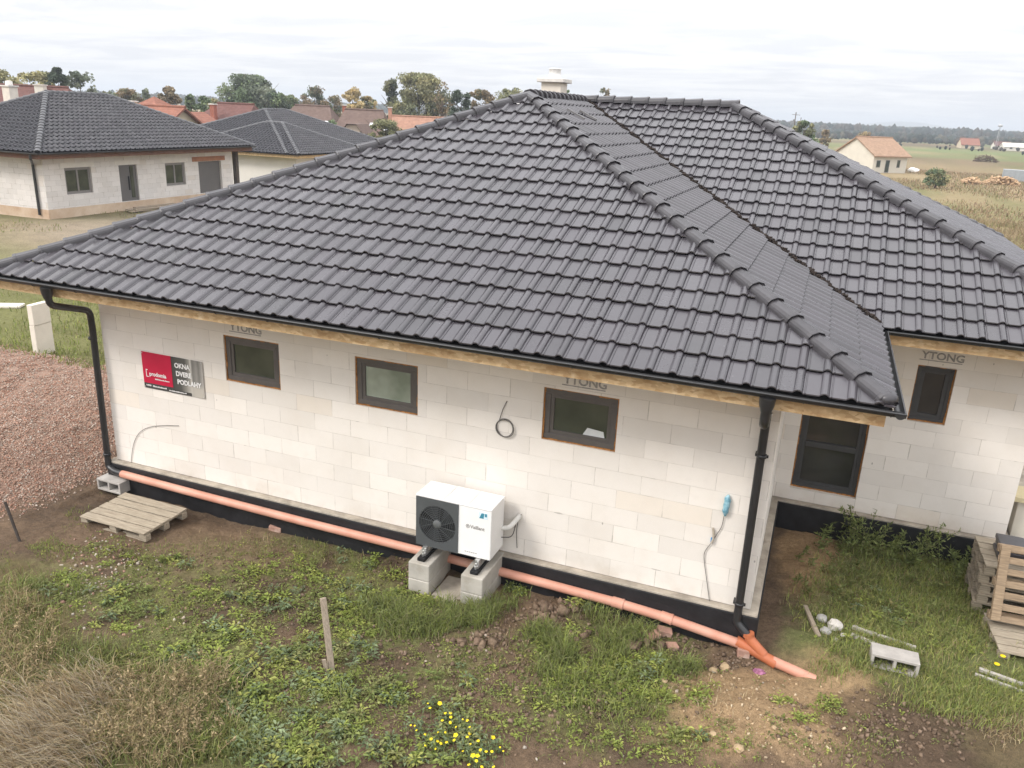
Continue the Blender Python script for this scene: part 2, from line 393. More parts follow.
def wall_seg(mb, p0, p1, z0, z1, holes=(), th=.3, mi=0, rv=0, u_off=0.0):
    """wall from p0 to p1 (outside on the right of the walking direction), with openings (u0,u1,z0,z1)"""
    p0 = Vector((p0[0], p0[1], 0)); p1 = Vector((p1[0], p1[1], 0)); d = p1-p0; L = d.length; d.normalize(); n = Vector((d.y, -d.x, 0))
    us = sorted({0.0, L} | {h[0] for h in holes} | {h[1] for h in holes}); zs = sorted({z0, z1} | {h[2] for h in holes} | {h[3] for h in holes})
    def P(u, z, t): return p0+d*u-n*t+Vector((0,0,z))
    for i in range(len(us)-1):
        for j in range(len(zs)-1):
            a, b, c, e = us[i], us[i+1], zs[j], zs[j+1]; mu, mz = (a+b)/2, (c+e)/2
            if any(h[0] < mu < h[1] and h[2] < mz < h[3] for h in holes): continue
            uv = [(a+u_off, c), (b+u_off, c), (b+u_off, e), (a+u_off, e)]
            mb.face([P(a,c,0), P(b,c,0), P(b,e,0), P(a,e,0)], mi, uv); mb.face([P(b,c,th), P(a,c,th), P(a,e,th), P(b,e,th)], mi, [uv[1], uv[0], uv[3], uv[2]])
    for h in holes:
        a, b, c, e = h
        for q in ([P(a,c,0),P(a,e,0),P(a,e,th),P(a,c,th)],[P(b,e,0),P(b,c,0),P(b,c,th),P(b,e,th)],[P(b,c,0),P(a,c,0),P(a,c,th),P(b,c,th)],[P(a,e,0),P(b,e,0),P(b,e,th),P(a,e,th)]):
            mb.face(q, rv, [(.1,.1)]*4)
def window(parent, origin, d, w, h, fm, pm, depth=.03, fw=.075, sash=.06, bars=(), foam=True, hbar=None, name='window'):
    """casement window set in an opening; origin = lower corner on the outer wall face, d = direction along the wall"""
    o = Vector(origin); d = Vector(d).normalized(); n = Vector((d.y, -d.x, 0)); up = Vector((0,0,1))
    def blk(mb, u0, u1, z0, z1, t0, t1, mi=0):
        q = []
        for z in (z0, z1):
            for u, t in ((u0,t0),(u1,t0),(u1,t1),(u0,t1)): q.append(o+d*u+up*z-n*t)
        mb.hexa(q, mi)
    f = MB(); g = .014 if foam else 0.0; y0 = depth; y1 = depth+.08
    blk(f, g, w-g, g, g+fw, y0, y1); blk(f, g, w-g, h-g-fw, h-g, y0, y1); blk(f, g, g+fw, g+fw, h-g-fw, y0, y1); blk(f, w-g-fw, w-g, g+fw, h-g-fw, y0, y1)
    fo = f.build(name, fm, parent, bevel=.006)
    if foam:
        q = MB(); rr = random.Random(int(w*1000+o.x*77))
        for side in range(4):
            k = 0.0; L = w if side < 2 else h
            while k < L-.001:
                e = min(L, k+rr.uniform(.05,.14)); t = g+rr.uniform(-.002,.012); dd = depth-.012+rr.uniform(-.006,.006)
                if side == 0: blk(q, k, e, 0, t*.9, dd, .1)
                elif side == 1: blk(q, k, e, h-t, h, dd, .1)
                elif side == 2: blk(q, 0, t, k, e, dd, .1)
                else: blk(q, w-t, w, k, e, dd, .1)
                k = e
        q.build('mounting_foam', m_foam, fo)
    i0 = g+fw; s = MB(); a0, a1, b0, b1 = i0-.012, w-i0+.012, i0-.012, h-i0+.012; t0, t1 = y0+.014, y1-.01
    if sash:
        blk(s, a0, a1, b0, b0+sash, t0, t1); blk(s, a0, a1, b1-sash, b1, t0, t1); blk(s, a0, a0+sash, b0+sash, b1-sash, t0, t1); blk(s, a1-sash, a1, b0+sash, b1-sash, t0, t1)
    for bx in bars: blk(s, bx-.05, bx+.05, b0+sash, b1-sash, y0+.004, t1)
    if hbar: blk(s, a0+sash, a1-sash, hbar-.045, hbar+.045, y0-.004, t1)
    if s.v: s.build('sash', fm, fo, bevel=.005)
    p = MB(); blk(p, a0+sash*.5, a1-sash*.5, b0+sash*.5, b1-sash*.5, y0+.036, y0+.046); p.build('pane', pm, fo)
    return fo

# ------------------------------------------------------------------ the main house
T_ = .46; OV = 1.04; ZE = 3.2; WL = 10.23; D_ = 3.5; XR = 3.33; HW = (WL+2*OV)/2; cs = math.sqrt(1+T_*T_); SL = HW*cs; ZR = ZE+T_*HW
YB = D_-OV+2*HW-OV     # rear wall
house = thing('unfinished_house', 'large unplastered white block bungalow with dark tiled hip roof filling the photo', 'house', (-5.1, 5.0, -.45))
holes = [(-7.852+WL, -7.852+WL+.977, 1.753, 2.463), (-5.619+WL, -5.619+WL+.977, 1.753, 2.463), (-2.854+WL, -2.854+WL+.977, 1.753, 2.463)]
mb = MB(); ZT = 3.03
wall_seg(mb, (-WL,0), (0,0), 0, ZT, holes, u_off=-WL+.61)
wall_seg(mb, (0,0), (0,D_), 0, ZT, u_off=.2)
wall_seg(mb, (0,D_), (XR,D_), 0, ZT, [(.247,1.232,.2,2.5), (1.712,2.222,1.62,2.49)], u_off=-.033)
wall_seg(mb, (XR,D_), (XR,YB), 0, ZT, u_off=.1)
wall_seg(mb, (XR,YB), (-WL,YB), 0, ZT); wall_seg(mb, (-WL,YB), (-WL,0), 0, ZT, u_off=.3)
mb.build('wall', m_wall, house)
mb = MB()   # floor slab with a ledge all round
mb.box(-WL-.1, .1, -.1, D_-.1, -.07, -.006); mb.box(-WL-.1, XR+.1, D_-.1, YB+.1, -.07, -.006)
slab = mb.build('foundation_slab', m_concrete, house, bevel=.012)
mb = MB(); mb.box(-WL-.118, .118, -.118, D_-.118, -1.1, -.034); mb.box(-WL-.118, XR+.118, D_-.118, YB+.118, -1.1, -.034)
mb.build('damp_proof_membrane', m_membrane, house, bevel=.01)
pane_dark = pane_mat('green_reflection_glass', (.045,.056,.038), .06, .7, (.075,.085,.06)); pane_frost = pane_mat('frosted_pale_glass', (.20,.235,.18), .25, .6, (.38,.42,.35), 1.6)  # pane_dark: green of the mirrored grass is painted into the glass colour
pane_blk = pane_mat('dark_glass', (.028,.028,.027), .07, .6, (.05,.05,.046), 1.2)
w1 = window(house, (-7.852,0,1.753), (1,0,0), .977, .71, m_frame, pane_dark)
w2 = window(house, (-5.619,0,1.753), (1,0,0), .977, .71, m_frame, pane_frost)
w3 = window(house, (-2.854,0,1.753), (1,0,0), .977, .71, m_frame, pane_dark)
pp = MB(); pp.hexa([(-2.33,.0655,1.885),(-2.04,.0655,1.885),(-2.04,.0665,1.885),(-2.33,.0665,1.885),(-2.27,.0655,1.99),(-2.06,.0655,1.97),(-2.06,.0665,1.97),(-2.27,.0665,1.99)])
pp.build('paper_sheet', M('white_paper', (.62,.64,.64), .8, .08, 9, .2), w3)
window(house, (.247,D_,.2), (1,0,0), .985, 2.3, m_frame_d, pane_blk, depth=.09, fw=.06, sash=.06, hbar=.76)
window(house, (1.712,D_,1.62), (1,0,0), .51, .87, m_frame_d, pane_blk, depth=.06, fw=.05, sash=.07)
# block maker's print on the lintels
for (x, y, z) in ((-7.71,-.004,2.56), (-2.60,-.004,2.56), (1.73,D_-.004,2.60)):
    text_part('block_print', 'YTONG', .15, m_text_grey, house, (x, y, z), (1,0,0), (0,0,1), .001, .004, sx=1.05)
    u = MB(); u.box(x-.02, x+.54, y-.001, y+.003, z-.03, z-.018); u.build('block_print', m_text_grey, house)
# eaves: fascia + soffit boards
mb = MB(); E = OV-.06
def eave_boards(x0, x1, y0, y1): mb.box(x0, x1, y0, y1, 2.90, 3.13)
mb.box(-WL-E, E, -E, -E+.025, 2.965, 3.13); mb.box(-WL-E, E, -E+.027, -.004, 2.97, 2.99)
mb.box(E-.025, E, -E+.027, D_-E-.002, 2.965, 3.13); mb.box(.004, E-.027, -.002, D_-E-.002, 2.97, 2.99)
mb.box(E, XR+E, D_-E, D_-E+.025, 2.965, 3.13); mb.box(.004, XR+E-.03, D_-E+.027, D_-.004, 2.97, 2.99)
mb.box(XR+E-.025, XR+E, D_-E+.027, YB+E, 2.965, 3.13); mb.box(XR+.004, XR+E-.027, D_, YB+E-.03, 2.97, 2.99)
mb.box(-WL-E, -WL-E+.025, -E+.027, YB+E, 2.965, 3.13); mb.box(-WL-E+.027, -WL-.004, 0, YB+E-.03, 2.97, 2.99)
mb.box(-WL-E+.03, XR+E-.03, YB+E-.025, YB+E, 2.965, 3.13); mb.box(-WL, XR, YB+.004, YB+E-.03, 2.97, 2.99)
mb.build('eaves_board', m_osb, house)
# roof
roof = MB()
x0, x1, y0 = -WL-OV, OV, -OV; xe = XR+OV; ym = D_-OV; yb = YB+OV; xc = (x0+x1)/2; ya = y0+HW; yr = ym+HW; xre = xe-HW-.2
dz = -.095
pts = dict(A=(x0,y0,ZE+dz), B=(x1,y0,ZE+dz), C=(x1,ym,ZE+dz), Dd=(xe,ym,ZE+dz), Ee=(xe,yb,ZE+dz), F=(x0,yb,ZE+dz), P=(xc,ya,ZR+dz), Q=(xc,yr,ZR+dz), S=(xre,yr,ZR+dz))
for f in (('A','B','P'),('B','C','Q','P'),('C','Dd','S','Q'),('Dd','Ee','S'),('Ee','F','Q','S'),('F','A','P','Q')): roof.face([pts[k] for k in f])
roof_o = roof.build('roof', M('roof_underlay', (.03,.03,.032), .9, .1, 3, 0), house)
sl = lambda u, v: (u, v)
ZTL = ZE-.016
tile_face('roof_tiles', (0.19,y0-.012,ZTL-.0055), (1,0,0), (0,1,T_), [(x0-.19,.0),(x1-.19,.0),(xc-.19,SL+.015)], m_tile, roof_o, seed=1)
tile_face('roof_tiles', (x1,0,ZTL), (0,1,0), (-1,0,T_), [(y0,0),(ym,0),(yr,SL),(ya,SL)], m_tile, roof_o, seed=2)
tile_face('roof_tiles', (0.05,ym-.012,ZTL-.0055), (1,0,0), (0,1,T_), [(x1-.05,0),(xe-.05,0),(xre-.05,SL),(xc-.05,SL)], m_tile, roof_o, seed=3)
tile_face('roof_tiles', (xe,0,ZTL), (0,1,0), (-1,0,T_), [(ym,0),(yb,0),(yr,SL)], m_tile, roof_o, seed=4)
tile_face('roof_tiles', (0,yb,ZTL), (-1,0,0), (0,-1,T_), [(-xe,0),(-x0,0),(-xc,SL),(-xre,SL)], m_tile, roof_o, lo=True, prof=PROF_LO, seed=5)
tile_face('roof_tiles', (x0,0,ZTL), (0,-1,0), (1,0,T_), [(-yb,0),(-y0,0),(-ya,SL),(-yr,SL)], m_tile, roof_o, lo=True, prof=PROF_LO, seed=6)
def hipcap(a, b, end=True):
    q = MB(); a = Vector(a)+Vector((0,0,.022)); b = Vector(b)+Vector((0,0,.022)); d = (b-a).normalized()
    cap_line(q, a+d*.12, b)
    if end: 
        ic = bmesh.new(); bmesh.ops.create_icosphere(ic, subdivisions=2, radius=.108)
        q.raw([a+d*.13+Vector((v.co.x*1.05, v.co.y*1.05, v.co.z*.75-.01)) for v in ic.verts], [tuple(v.index for v in f.verts) for f in ic.faces], 0, True); ic.free()
    return q.build('hip_ridge_tiles', m_cap, roof_o)
hipcap((x0,y0,ZE), (xc,ya,ZR)); hipcap((x1,y0,ZE), (xc,ya,ZR)); hipcap((xe,ym,ZE), (xre,yr,ZR+.03)); hipcap((xe,yb,ZE), (xre,yr,ZR)); hipcap((x0,yb,ZE), (xc,yr,ZR))
q = MB(); cap_line(q, (xre+.1,yr,ZR+.05), (xc-.1,yr,ZR+.05)); q.build('ridge_tiles', m_cap, roof_o)
q = MB(); cap_line(q, (xc,ya+.05,ZR+.02), (xc,yr-.05,ZR+.02), L=.27, rim=.03); q.build('ridge_tiles', m_cap, roof_o)
# valley: dark gutter sheet with brown debris
q = MB(); V0 = Vector((x1,ym,ZE)); V1 = Vector((xc,yr,ZR)); rr = random.Random(3); n = 300
for i in range(n):
    f = i/n; p = V0.lerp(V1, f)+Vector((rr.uniform(-.025,.02), rr.uniform(-.02,.025), .035+rr.uniform(0,.025)))
    q.obox(p, (rr.uniform(.03,.09), rr.uniform(.02,.05), rr.uniform(.02,.045)), Matrix.Rotation(rr.uniform(0,3), 3, 'Z') @ Matrix.Rotation(rr.uniform(-.5,.5), 3, 'X'))
q.build('valley_debris', m_debris, roof_o)
# two pale vent tiles near the top of the side slope
for (u, s) in ((6.05, 5.75), (6.75, 5.72)):
    q = MB(); p = Vector((x1-s/cs, u-1.04+0.5, ZE+T_*s/cs+.07)); q.beam(p, p+Vector((-.33,0,.33*T_)), .06, .03); q.build('vent_tile', M('pale_vent', (.15,.145,.145), .5, .1), roof_o)
# gutters and downpipes
gz = ZE-.04
for a, b, out in (((x0-.02,y0-.035,gz),(x1+.10,y0-.035,gz),(0,-1,0)), ((x1+.045,y0-.10,gz),(x1+.045,ym-.06,gz),(1,0,0)), ((x1+.10,ym-.035,gz),(xe+.1,ym-.035,gz),(0,-1,0)), ((xe+.045,ym-.1,gz),(xe+.045,yb,gz),(1,0,0)), ((x0-.045,yb,gz),(x0-.045,y0-.1,gz),(-1,0,0))):
    q = MB(); gutter(q, a, b, out); q.build('gutter', m_gutter, house)
def bend(pts, k=5, f=.35):
    out = [Vector(pts[0])]
    for i in range(1, len(pts)-1):
        p, a, b = Vector(pts[i]), Vector(pts[i-1]), Vector(pts[i+1]); ra = min(.14, (a-p).length*f); rb = min(.14, (b-p).length*f)
        A = p+(a-p).normalized()*ra; B = p+(b-p).normalized()*rb
        for j in range(k+1):
            t = j/k; out.append(A*(1-t)**2+p*2*t*(1-t)+B*t*t)
    out.append(Vector(pts[-1])); return out
def downpipe(pts, shoe):
    q = MB(); q.tube([Vector(pts[0])+Vector((0,0,.03)), Vector(pts[0])-Vector((0,0,.06)), Vector(pts[0])-Vector((0,0,.13))], [.085,.075,.052], 14)
    q.tube(bend(pts), .05, 14)
    dp = q.build('downpipe', m_gutter, house)
    x, y = pts[-1][0], pts[-1][1]
    for z in (2.1, .12):
        q = MB(); q.lathe((x,y,z), [(.05,-.02),(.058,-.02),(.058,.02),(.05,.02)], 14); q.box(x-.075, x-.05, y-.012, y+.1, z-.012, z+.012); q.box(x+.05, x+.075, y-.012, y+.02, z-.012, z+.012); q.build('pipe_clip', m_gutter, dp)
    q = MB(); q.tube(bend(shoe), .052, 12); q.build('drain_elbow', m_gutter, dp)
    return dp
dpr = downpipe([(-.13,y0-.045,gz-.07), (-.13,y0-.02,2.80), (-.145,-.12,2.62), (-.145,-.12,2.3), (-.135,-.12,-.02)], [(-.135,-.12,.0),(-.135,-.125,-.14),(-.02,-.17,-.22),(.02,-.18,-.26)])
q = MB(); q.lathe((-.14,-.2,2.63), [(.052,-.03),(.056,-.03),(.056,.03),(.052,.03)], 14); q.build('pipe_collar', m_steel, dpr)
downpipe([(-9.95,y0-.045,gz-.07), (-9.95,y0-.03,2.86), (-10.25,-.16,2.56), (-10.28,-.12,2.3), (-10.31,-.12,.0)], [(-10.31,-.12,.03),(-10.30,-.13,-.1),(-10.15,-.16,-.145),(-9.95,-.17,-.15)])
# chimney behind the ridge
ch = MB(); cx, cy = -6.13, 9.5; ch.box(cx-.235, cx+.235, cy-.235, cy+.235, 5.2, 6.40)
cho = ch.build('chimney', M('chimney_render', (.66,.60,.52), .9, .08, 4, .3), roof_o, bevel=.01)
ch = MB(); ch.box(cx-.32, cx+.32, cy-.32, cy+.32, 6.402, 6.49); ch.build('chimney_cap', M('chimney_slab', (.62,.59,.55), .9, .1, 6, .3), cho, bevel=.015)
ch = MB(); ch.lathe((cx,cy,6.49), [(.15,0),(.15,.02),(.135,.03),(.13,.19),(.14,.195),(.14,.22),(.10,.225),(.10,.1)], 18); ch.build('flue_cowl', M('pale_metal', (.68,.67,.66), .45, .06, 5, 0, metal=.2), cho)
# ------------------------------------------------------------------ terrain height
def vnoise(x, y, sc, seed=0):
    x = np.asarray(x)*sc; y = np.asarray(y)*sc; xi = np.floor(x).astype(np.int64); yi = np.floor(y).astype(np.int64); fx = x-xi; fy = y-yi
    fx = fx*fx*(3-2*fx); fy = fy*fy*(3-2*fy)
    def h(a, b):
        v = (a*374761393 + b*668265263 + seed*1442695041) & 0x7fffffff
        v = ((v ^ (v >> 13))*1274126177) & 0x7fffffff
        return ((v ^ (v >> 16)) & 0xffff)/65535.0
    return (h(xi,yi)*(1-fx)+h(xi+1,yi)*fx)*(1-fy)+(h(xi,yi+1)*(1-fx)+h(xi+1,yi+1)*fx)*fy
def fbm(x, y, sc, oct=4, seed=0):
    s = 0; a = .5; t = 0
    for k in range(oct): s = s+a*vnoise(x, y, sc*2**k, seed+k*17); t += a; a *= .55
    return s/t
def gauss(x, y, cx, cy, sx, sy): return np.exp(-((x-cx)/sx)**2-((y-cy)/sy)**2)
def sstep(a, b, v):
    t = np.clip((v-a)/(b-a), 0, 1); return t*t*(3-2*t)
def height(x, y):
    x = np.asarray(x, dtype=float); y = np.asarray(y, dtype=float)
    near = sstep(60, 25, np.hypot(x+3, y))
    z = -.45 + near*((fbm(x,y,.9,4,1)-.5)*.16 + (fbm(x,y,4.5,3,5)-.5)*.085*sstep(18,10,np.hypot(x+3,y+1)))
    z += .42*sstep(-22, -31, x)*sstep(42, 34, y)                               # yard of the next house
    z -= .75*gauss(x, y, -44, 52, 14, 9)
    pile = sstep(-10.75, -12.6, x+.35*(y-.5)*0)*sstep(-3.0, -1.4, y+.2*(x+12))*sstep(5.2, 3.2, y)*sstep(-26, -19, x)
    z += pile*(.22+.22*fbm(x,y,.8,3,9))
    z -= .17*gauss(x, y, -.35, -.42, .55, .25)+.10*gauss(x, y, .55, -.25, .35, .35)   # trench under the drain
    sand = onz(775, 712); z += .12*gauss(x, y, sand[0]-.1, sand[1]-.12, .7, .36)
    z += .12*gauss(x, y, .75, 2.0, .30, .75)                                       # bare bank beside the wing
    z -= .06*sstep(.9, .0, np.abs(y+.25))*((x > -10.4)&(x < -5.0))
    cl = onz(565, 612); z += .09*gauss(x, y, cl[0], cl[1], .5, .18)
    z = np.where((y > 0)&(y < 18)&(x > -10.3)&(x < 0), np.minimum(z, -.55), z); z = np.where((y > 3.5)&(y < 18)&(x > -1)&(x < 3.4), np.minimum(z, -.6), z)
    return z
def hz(x, y): return float(height(np.array([x]), np.array([y]))[0])
def axis(lo, hi, step, far, growth=1.13):
    a = list(np.arange(lo, hi+step/2, step)); s = step; p = hi
    while p < far: s *= growth; p += s; a.append(p)
    s = step; p = lo; b = []
    while p > -far: s *= growth; p -= s; b.append(p)
    return np.array(b[::-1]+a)
GX = axis(-13.5, 4.6, .05, 4800); GY = axis(-4.2, 5.2, .05, 4800)
XX, YY = np.meshgrid(GX, GY); ZZ = height(XX, YY); NX, NY = len(GX), len(GY)
# surface kinds painted per vertex: soil, sand, moss, rubble, field
soil = np.array([.160,.112,.075]); soil_d = np.array([.10,.071,.050]); sand_c = np.array([.36,.25,.145]); moss = np.array([.150,.158,.062]); rub = np.array([.29,.195,.15]); straw = np.array([.24,.19,.095])
n1 = fbm(XX,YY,1.1,5,21); n2 = fbm(XX,YY,5.0,4,33); n3 = fbm(XX,YY,14.0,2,41)
C = soil_d+(soil-soil_d)*sstep(.3,.65,n1*.6+n2*.4)[...,None]
def blend(c, k): 
    global C
    k = np.clip(k, 0, 1)[...,None]; C = C*(1-k)+np.asarray(c)*k
def pe(px, py, rx, ry, soft=.5, z=-.45):   # elliptical patch of ground as seen around a photo point
    c = onz(px, py, z); ex = onz(px+rx, py, z)-c; ey = onz(px, py-ry, z)-c; m = np.array([[ex[0],ey[0]],[ex[1],ey[1]]]); inv = np.linalg.inv(m)
    u = inv[0,0]*(XX-c[0])+inv[0,1]*(YY-c[1]); v = inv[1,0]*(XX-c[0])+inv[1,1]*(YY-c[1])
    r = np.sqrt(u*u+v*v)+(n1-.5)*.9+(n2-.5)*.5
    return sstep(1+soft*.5, 1-soft*.5, r)
for q in ((300,560,140,35),(420,650,90,40),(380,620,60,30),(200,640,70,40),(130,590,60,30),(40,590,60,30),(620,690,110,50),(560,640,60,25),(650,640,60,20),(310,720,60,40)):
    blend(moss, pe(*q)*sstep(.33,.58,n2*.6+n1*.4)*.85)
for q in ((920,610,120,70),(900,560,90,30),(960,660,90,40),(850,630,40,30),(1100,640,120,110)): blend(moss*np.array([.95,1.0,1.0]), pe(*q)*.8)
blend(moss*.9, pe(90,715,170,80)*.8); blend(straw*.62, pe(80,730,110,46)*.5); blend(straw*.6, pe(20,620,50,50)*.7)
blend(sand_c, pe(775,708,104,48)*(.85+.15*n2)); blend(sand_c*np.array([.95,.92,.9]), pe(806,552,30,36)*.95); blend(sand_c*.7, pe(1010,730,40,30)*.5)
blend(soil_d*.9, pe(880,720,55,28)*.7); blend(soil_d*.85, pe(960,750,90,30)*.6); blend(soil*1.25, pe(540,595,60,18)*.7)
blend(soil*1.3, pe(230,545,70,25)*.6)
pil = sstep(-10.6,-11.6,XX+.8*(n1-.5))*sstep(-3.3,-2.3,YY+.2*(XX+12)+1.3*(n1-.5))*sstep(4.6,3.6,YY+1.2*(n1-.5))*sstep(-26,-20,XX)
blend(rub*(.72+.56*n3)[...,None], pil)
dist = np.hypot(XX, YY)
far = sstep(9, 14, np.hypot(XX+3, YY+1))*(1-pil)
bands = fbm(XX*.35, YY*1.6, .06, 4, 51); b2 = fbm(XX, YY, .25, 4, 61)
F = .85*np.array([.16,.165,.068])+.85*(np.array([.30,.235,.135])-np.array([.16,.165,.068]))*sstep(.36,.56,bands*.6+b2*.4)[...,None]
F = F+(np.array([.17,.115,.075])-F)*(sstep(.56,.70,fbm(XX*.3,YY,.045,3,71))*.7)[...,None]
k = (far*1.0)[...,None]; C = C*(1-k)+F*k
yard = sstep(-20,-26,XX)*sstep(8,13,YY+.0*XX)*sstep(62,50,YY)*sstep(-34,-33.5,-np.abs(XX)*0-33.7); 
dirt = gauss(XX,YY,-28,18,6,3)+gauss(XX,YY,-29,29,4,14)
blend(moss*1.0, sstep(-13,-17,XX)*sstep(-34,-30,XX)*sstep(16,12,YY)*sstep(3.5,5,YY)*sstep(.3,.55,b2)*.85)
blend(np.array([.26,.215,.16]), dirt*1.1*sstep(.3,.6,b2+.15))
for (yy, w, c) in ((190,9,(.11,.08,.055)),(235,14,(.11,.15,.055)),(300,30,(.12,.17,.06)),(150,12,(.20,.15,.09)),(370,25,(.10,.075,.05)),(470,30,(.13,.16,.07))):   # ploughed and green strips of the far fields
    blend(np.array(c), np.exp(-((YY-yy+ .10*XX+8*(b2-.5))/w)**2)*sstep(-30,0,XX)*.85)
idx = np.arange(NX*NY).reshape(NY, NX); q = np.stack([idx[:-1,:-1],idx[:-1,1:],idx[1:,1:],idx[1:,:-1]], -1).reshape(-1,4)
def ground_mat():
    t = NT('ground_soil'); a = t.n('ShaderNodeAttribute'); a.attribute_name = 'Col'; P = t.geo()
    d = t.n('ShaderNodeCameraData') if False else None
    n = t.ramp(t.noise(P, 17, 6, .7), .25, .75); n2 = t.ramp(t.noise(P, 75, 4, .7), .3, .7); n4 = t.ramp(t.noise(P, 1.3, 6, .65), .3, .7)
    c = t.mix(1.0, a.outputs['Color'], t.mix(n, (.62,.62,.62), (1.38,1.36,1.32)), 'MULTIPLY'); c = t.mix(1.0, c, t.mix(n2, (.7,.7,.7), (1.3,1.3,1.3)), 'MULTIPLY')
    c = t.mix(1.0, c, t.mix(n4, (.85,.85,.85), (1.15,1.15,1.15)), 'MULTIPLY')
    t.l(c, t.b.inputs['Base Color']); t.b.inputs['Roughness'].default_value = .95; t.b.inputs['Specular IOR Level'].default_value = .1
    h = t.math('ADD', t.math('MULTIPLY', n, .6), t.math('MULTIPLY', n2, .4)); t.bump(h, .8, .03); return t.m
g = npmesh('ground', np.stack([XX,YY,ZZ],-1).reshape(-1,3), q.ravel(), np.full(len(q),4), ground_mat(), C.reshape(-1,3), smooth=True); g['kind'] = 'structure'

# ------------------------------------------------------------------ vegetation and loose stuff (numpy meshes)
def px_points(patches):
    out = []; tags = []
    for i, (px, py, rx, ry, n) in enumerate(patches):
        a = rng.normal(0, .52, (n, 2)); m = np.hypot(a[:,0], a[:,1]) < 1.25; a = a[m]
        for (u, v) in a: p = onz(px+u*rx, min(py+v*ry, 1500), -.43); out.append(p[:2])
        tags += [i]*len(a)
    return np.array(out), np.array(tags)
def keep_off(P):
    x, y = P[:,0], P[:,1]
    k = ~((y > -.13)&(y < 16)&(x > -10.36)&(x < .13)) & ~((y > 3.38)&(x > -.1)&(x < 3.5)&(y < 17))
    k &= ~((x > -9.76)&(x < -8.33)&(y > -1.34)&(y < -.42))                # pallet
    k &= ~((x > -4.42)&(x < -3.2)&(y > -.84)&(y < -.05))                  # unit plinths
    return k
def thin_clumps(P, sc, thr, seed, soft=.08):
    v = fbm(P[:,0], P[:,1], sc, 3, seed); return rng.random(len(P)) < sstep(thr-soft, thr+soft, v)
def blades(P, h, w, lean, pal, dirv=None, curl=.5):
    n = len(P); x, y = P[:,0], P[:,1]; z = height(x, y)-.01
    H = h*rng.uniform(.5, 1.25, n); a = rng.uniform(0, 2*np.pi, n); L = lean*rng.uniform(.2, 1.3, n)
    dx, dy = np.cos(a)*L, np.sin(a)*L
    if dirv is not None: dx = dx*.45+dirv[0]*lean*rng.uniform(.5,1.2,n); dy = dy*.45+dirv[1]*lean*rng.uniform(.5,1.2,n)
    fa = rng.uniform(0, np.pi, n); wx, wy = np.cos(fa)*w/2, np.sin(fa)*w/2
    B = np.stack([x, y, z], -1); top = B+np.stack([dx*H, dy*H, H*np.sqrt(np.maximum(.1,1-.5*np.hypot(dx,dy)**2))], -1); mid = B+np.stack([dx*H*.5*curl, dy*H*.5*curl, H*.58], -1); W = np.stack([wx, wy, 0*wx], -1)
    V = np.stack([B-W, B+W, mid-W*.8, mid+W*.8, top], 1).reshape(-1, 3)
    o = (np.arange(n)*5)[:,None]; F = np.concatenate([o+np.array([0,1,3,2]), o+np.array([2,3,4])], 1).ravel()
    c = np.array(pal)[rng.integers(0, len(pal), n)]*rng.uniform(.75, 1.3, (n,1)); c = np.repeat(c, 5, 0)
    return V, F, np.tile([4,3], n), c
def leaves(P, nper, size, hgt, spread, pal, flat=.5):
    n = len(P)*nper; b = np.repeat(P, nper, 0); pc = np.repeat(np.array(pal)[rng.integers(0, len(pal), len(P))]*rng.uniform(.8,1.25,(len(P),1)), nper, 0)
    sc = np.repeat(rng.uniform(.6, 1.3, len(P)), nper)
    a = rng.uniform(0, 2*np.pi, n); r0 = spread*sc*rng.uniform(0, .7, n); zz = height(b[:,0], b[:,1])+hgt*sc*rng.uniform(.05, 1, n)
    L = size*sc*rng.uniform(.6, 1.3, n); el = rng.uniform(-.25, .9, n)*(1-flat)+.12
    d = np.stack([np.cos(a)*np.cos(el), np.sin(a)*np.cos(el), np.sin(el)], -1); s = np.stack([-np.sin(a), np.cos(a), rng.uniform(-.35,.35,n)], -1)
    p0 = np.stack([b[:,0]+np.cos(a)*r0, b[:,1]+np.sin(a)*r0, zz], -1); wd = (L*rng.uniform(.13,.25,n))[:,None]
    mid = p0+d*(L*.5)[:,None]; tip = p0+d*L[:,None]-np.array([0,0,1])*(L*.22)[:,None]
    V = np.stack([p0, mid-s*wd+np.array([0,0,.004]), mid+s*wd+np.array([0,0,.004]), tip], 1).reshape(-1,3)
    o = (np.arange(n)*4)[:,None]; F = (o+np.array([0,1,3,0,3,2])).ravel(); c = np.repeat(pc*rng.uniform(.8,1.25,(n,1)), 4, 0)
    return V, F, np.full(2*n, 3), c
def join_np(parts):
    V, F, T, C_ = [], [], [], []; o = 0
    for v, f, t, c in parts: V.append(v); F.append(f+o); T.append(t); C_.append(c); o += len(v)
    return np.concatenate(V), np.concatenate(F), np.concatenate(T), np.concatenate(C_)
def stuff(name, parts, mat, label, cat):
    V, F, T, c = join_np(parts); o = npmesh(name, V, F, T, mat, c); o['kind'] = 'stuff'; tag(o, label, cat); return o
m_leaf = attr_mat('leaf_green', .7, .25, 25, .15); m_dry = attr_mat('dry_straw', .9, .15, 25, .1); m_chip = attr_mat('crushed_stone', .95, 0, 40, .1, .3)
G_MID = [(.15,.19,.068),(.13,.175,.062),(.175,.205,.08),(.17,.19,.085)]; G_BRI = [(.215,.27,.07),(.18,.24,.062),(.25,.285,.09),(.165,.215,.065)]
G_DK = [(.155,.205,.078),(.18,.23,.085),(.205,.25,.10),(.13,.175,.068)]; G_MID, G_BRI, G_DK = [[(r*1.13, g*1.04, b*.95) for r, g, b in q_] for q_ in (G_MID, G_BRI, G_DK)]; G_BLU = [(.155,.195,.105),(.135,.175,.09),(.18,.22,.12)]
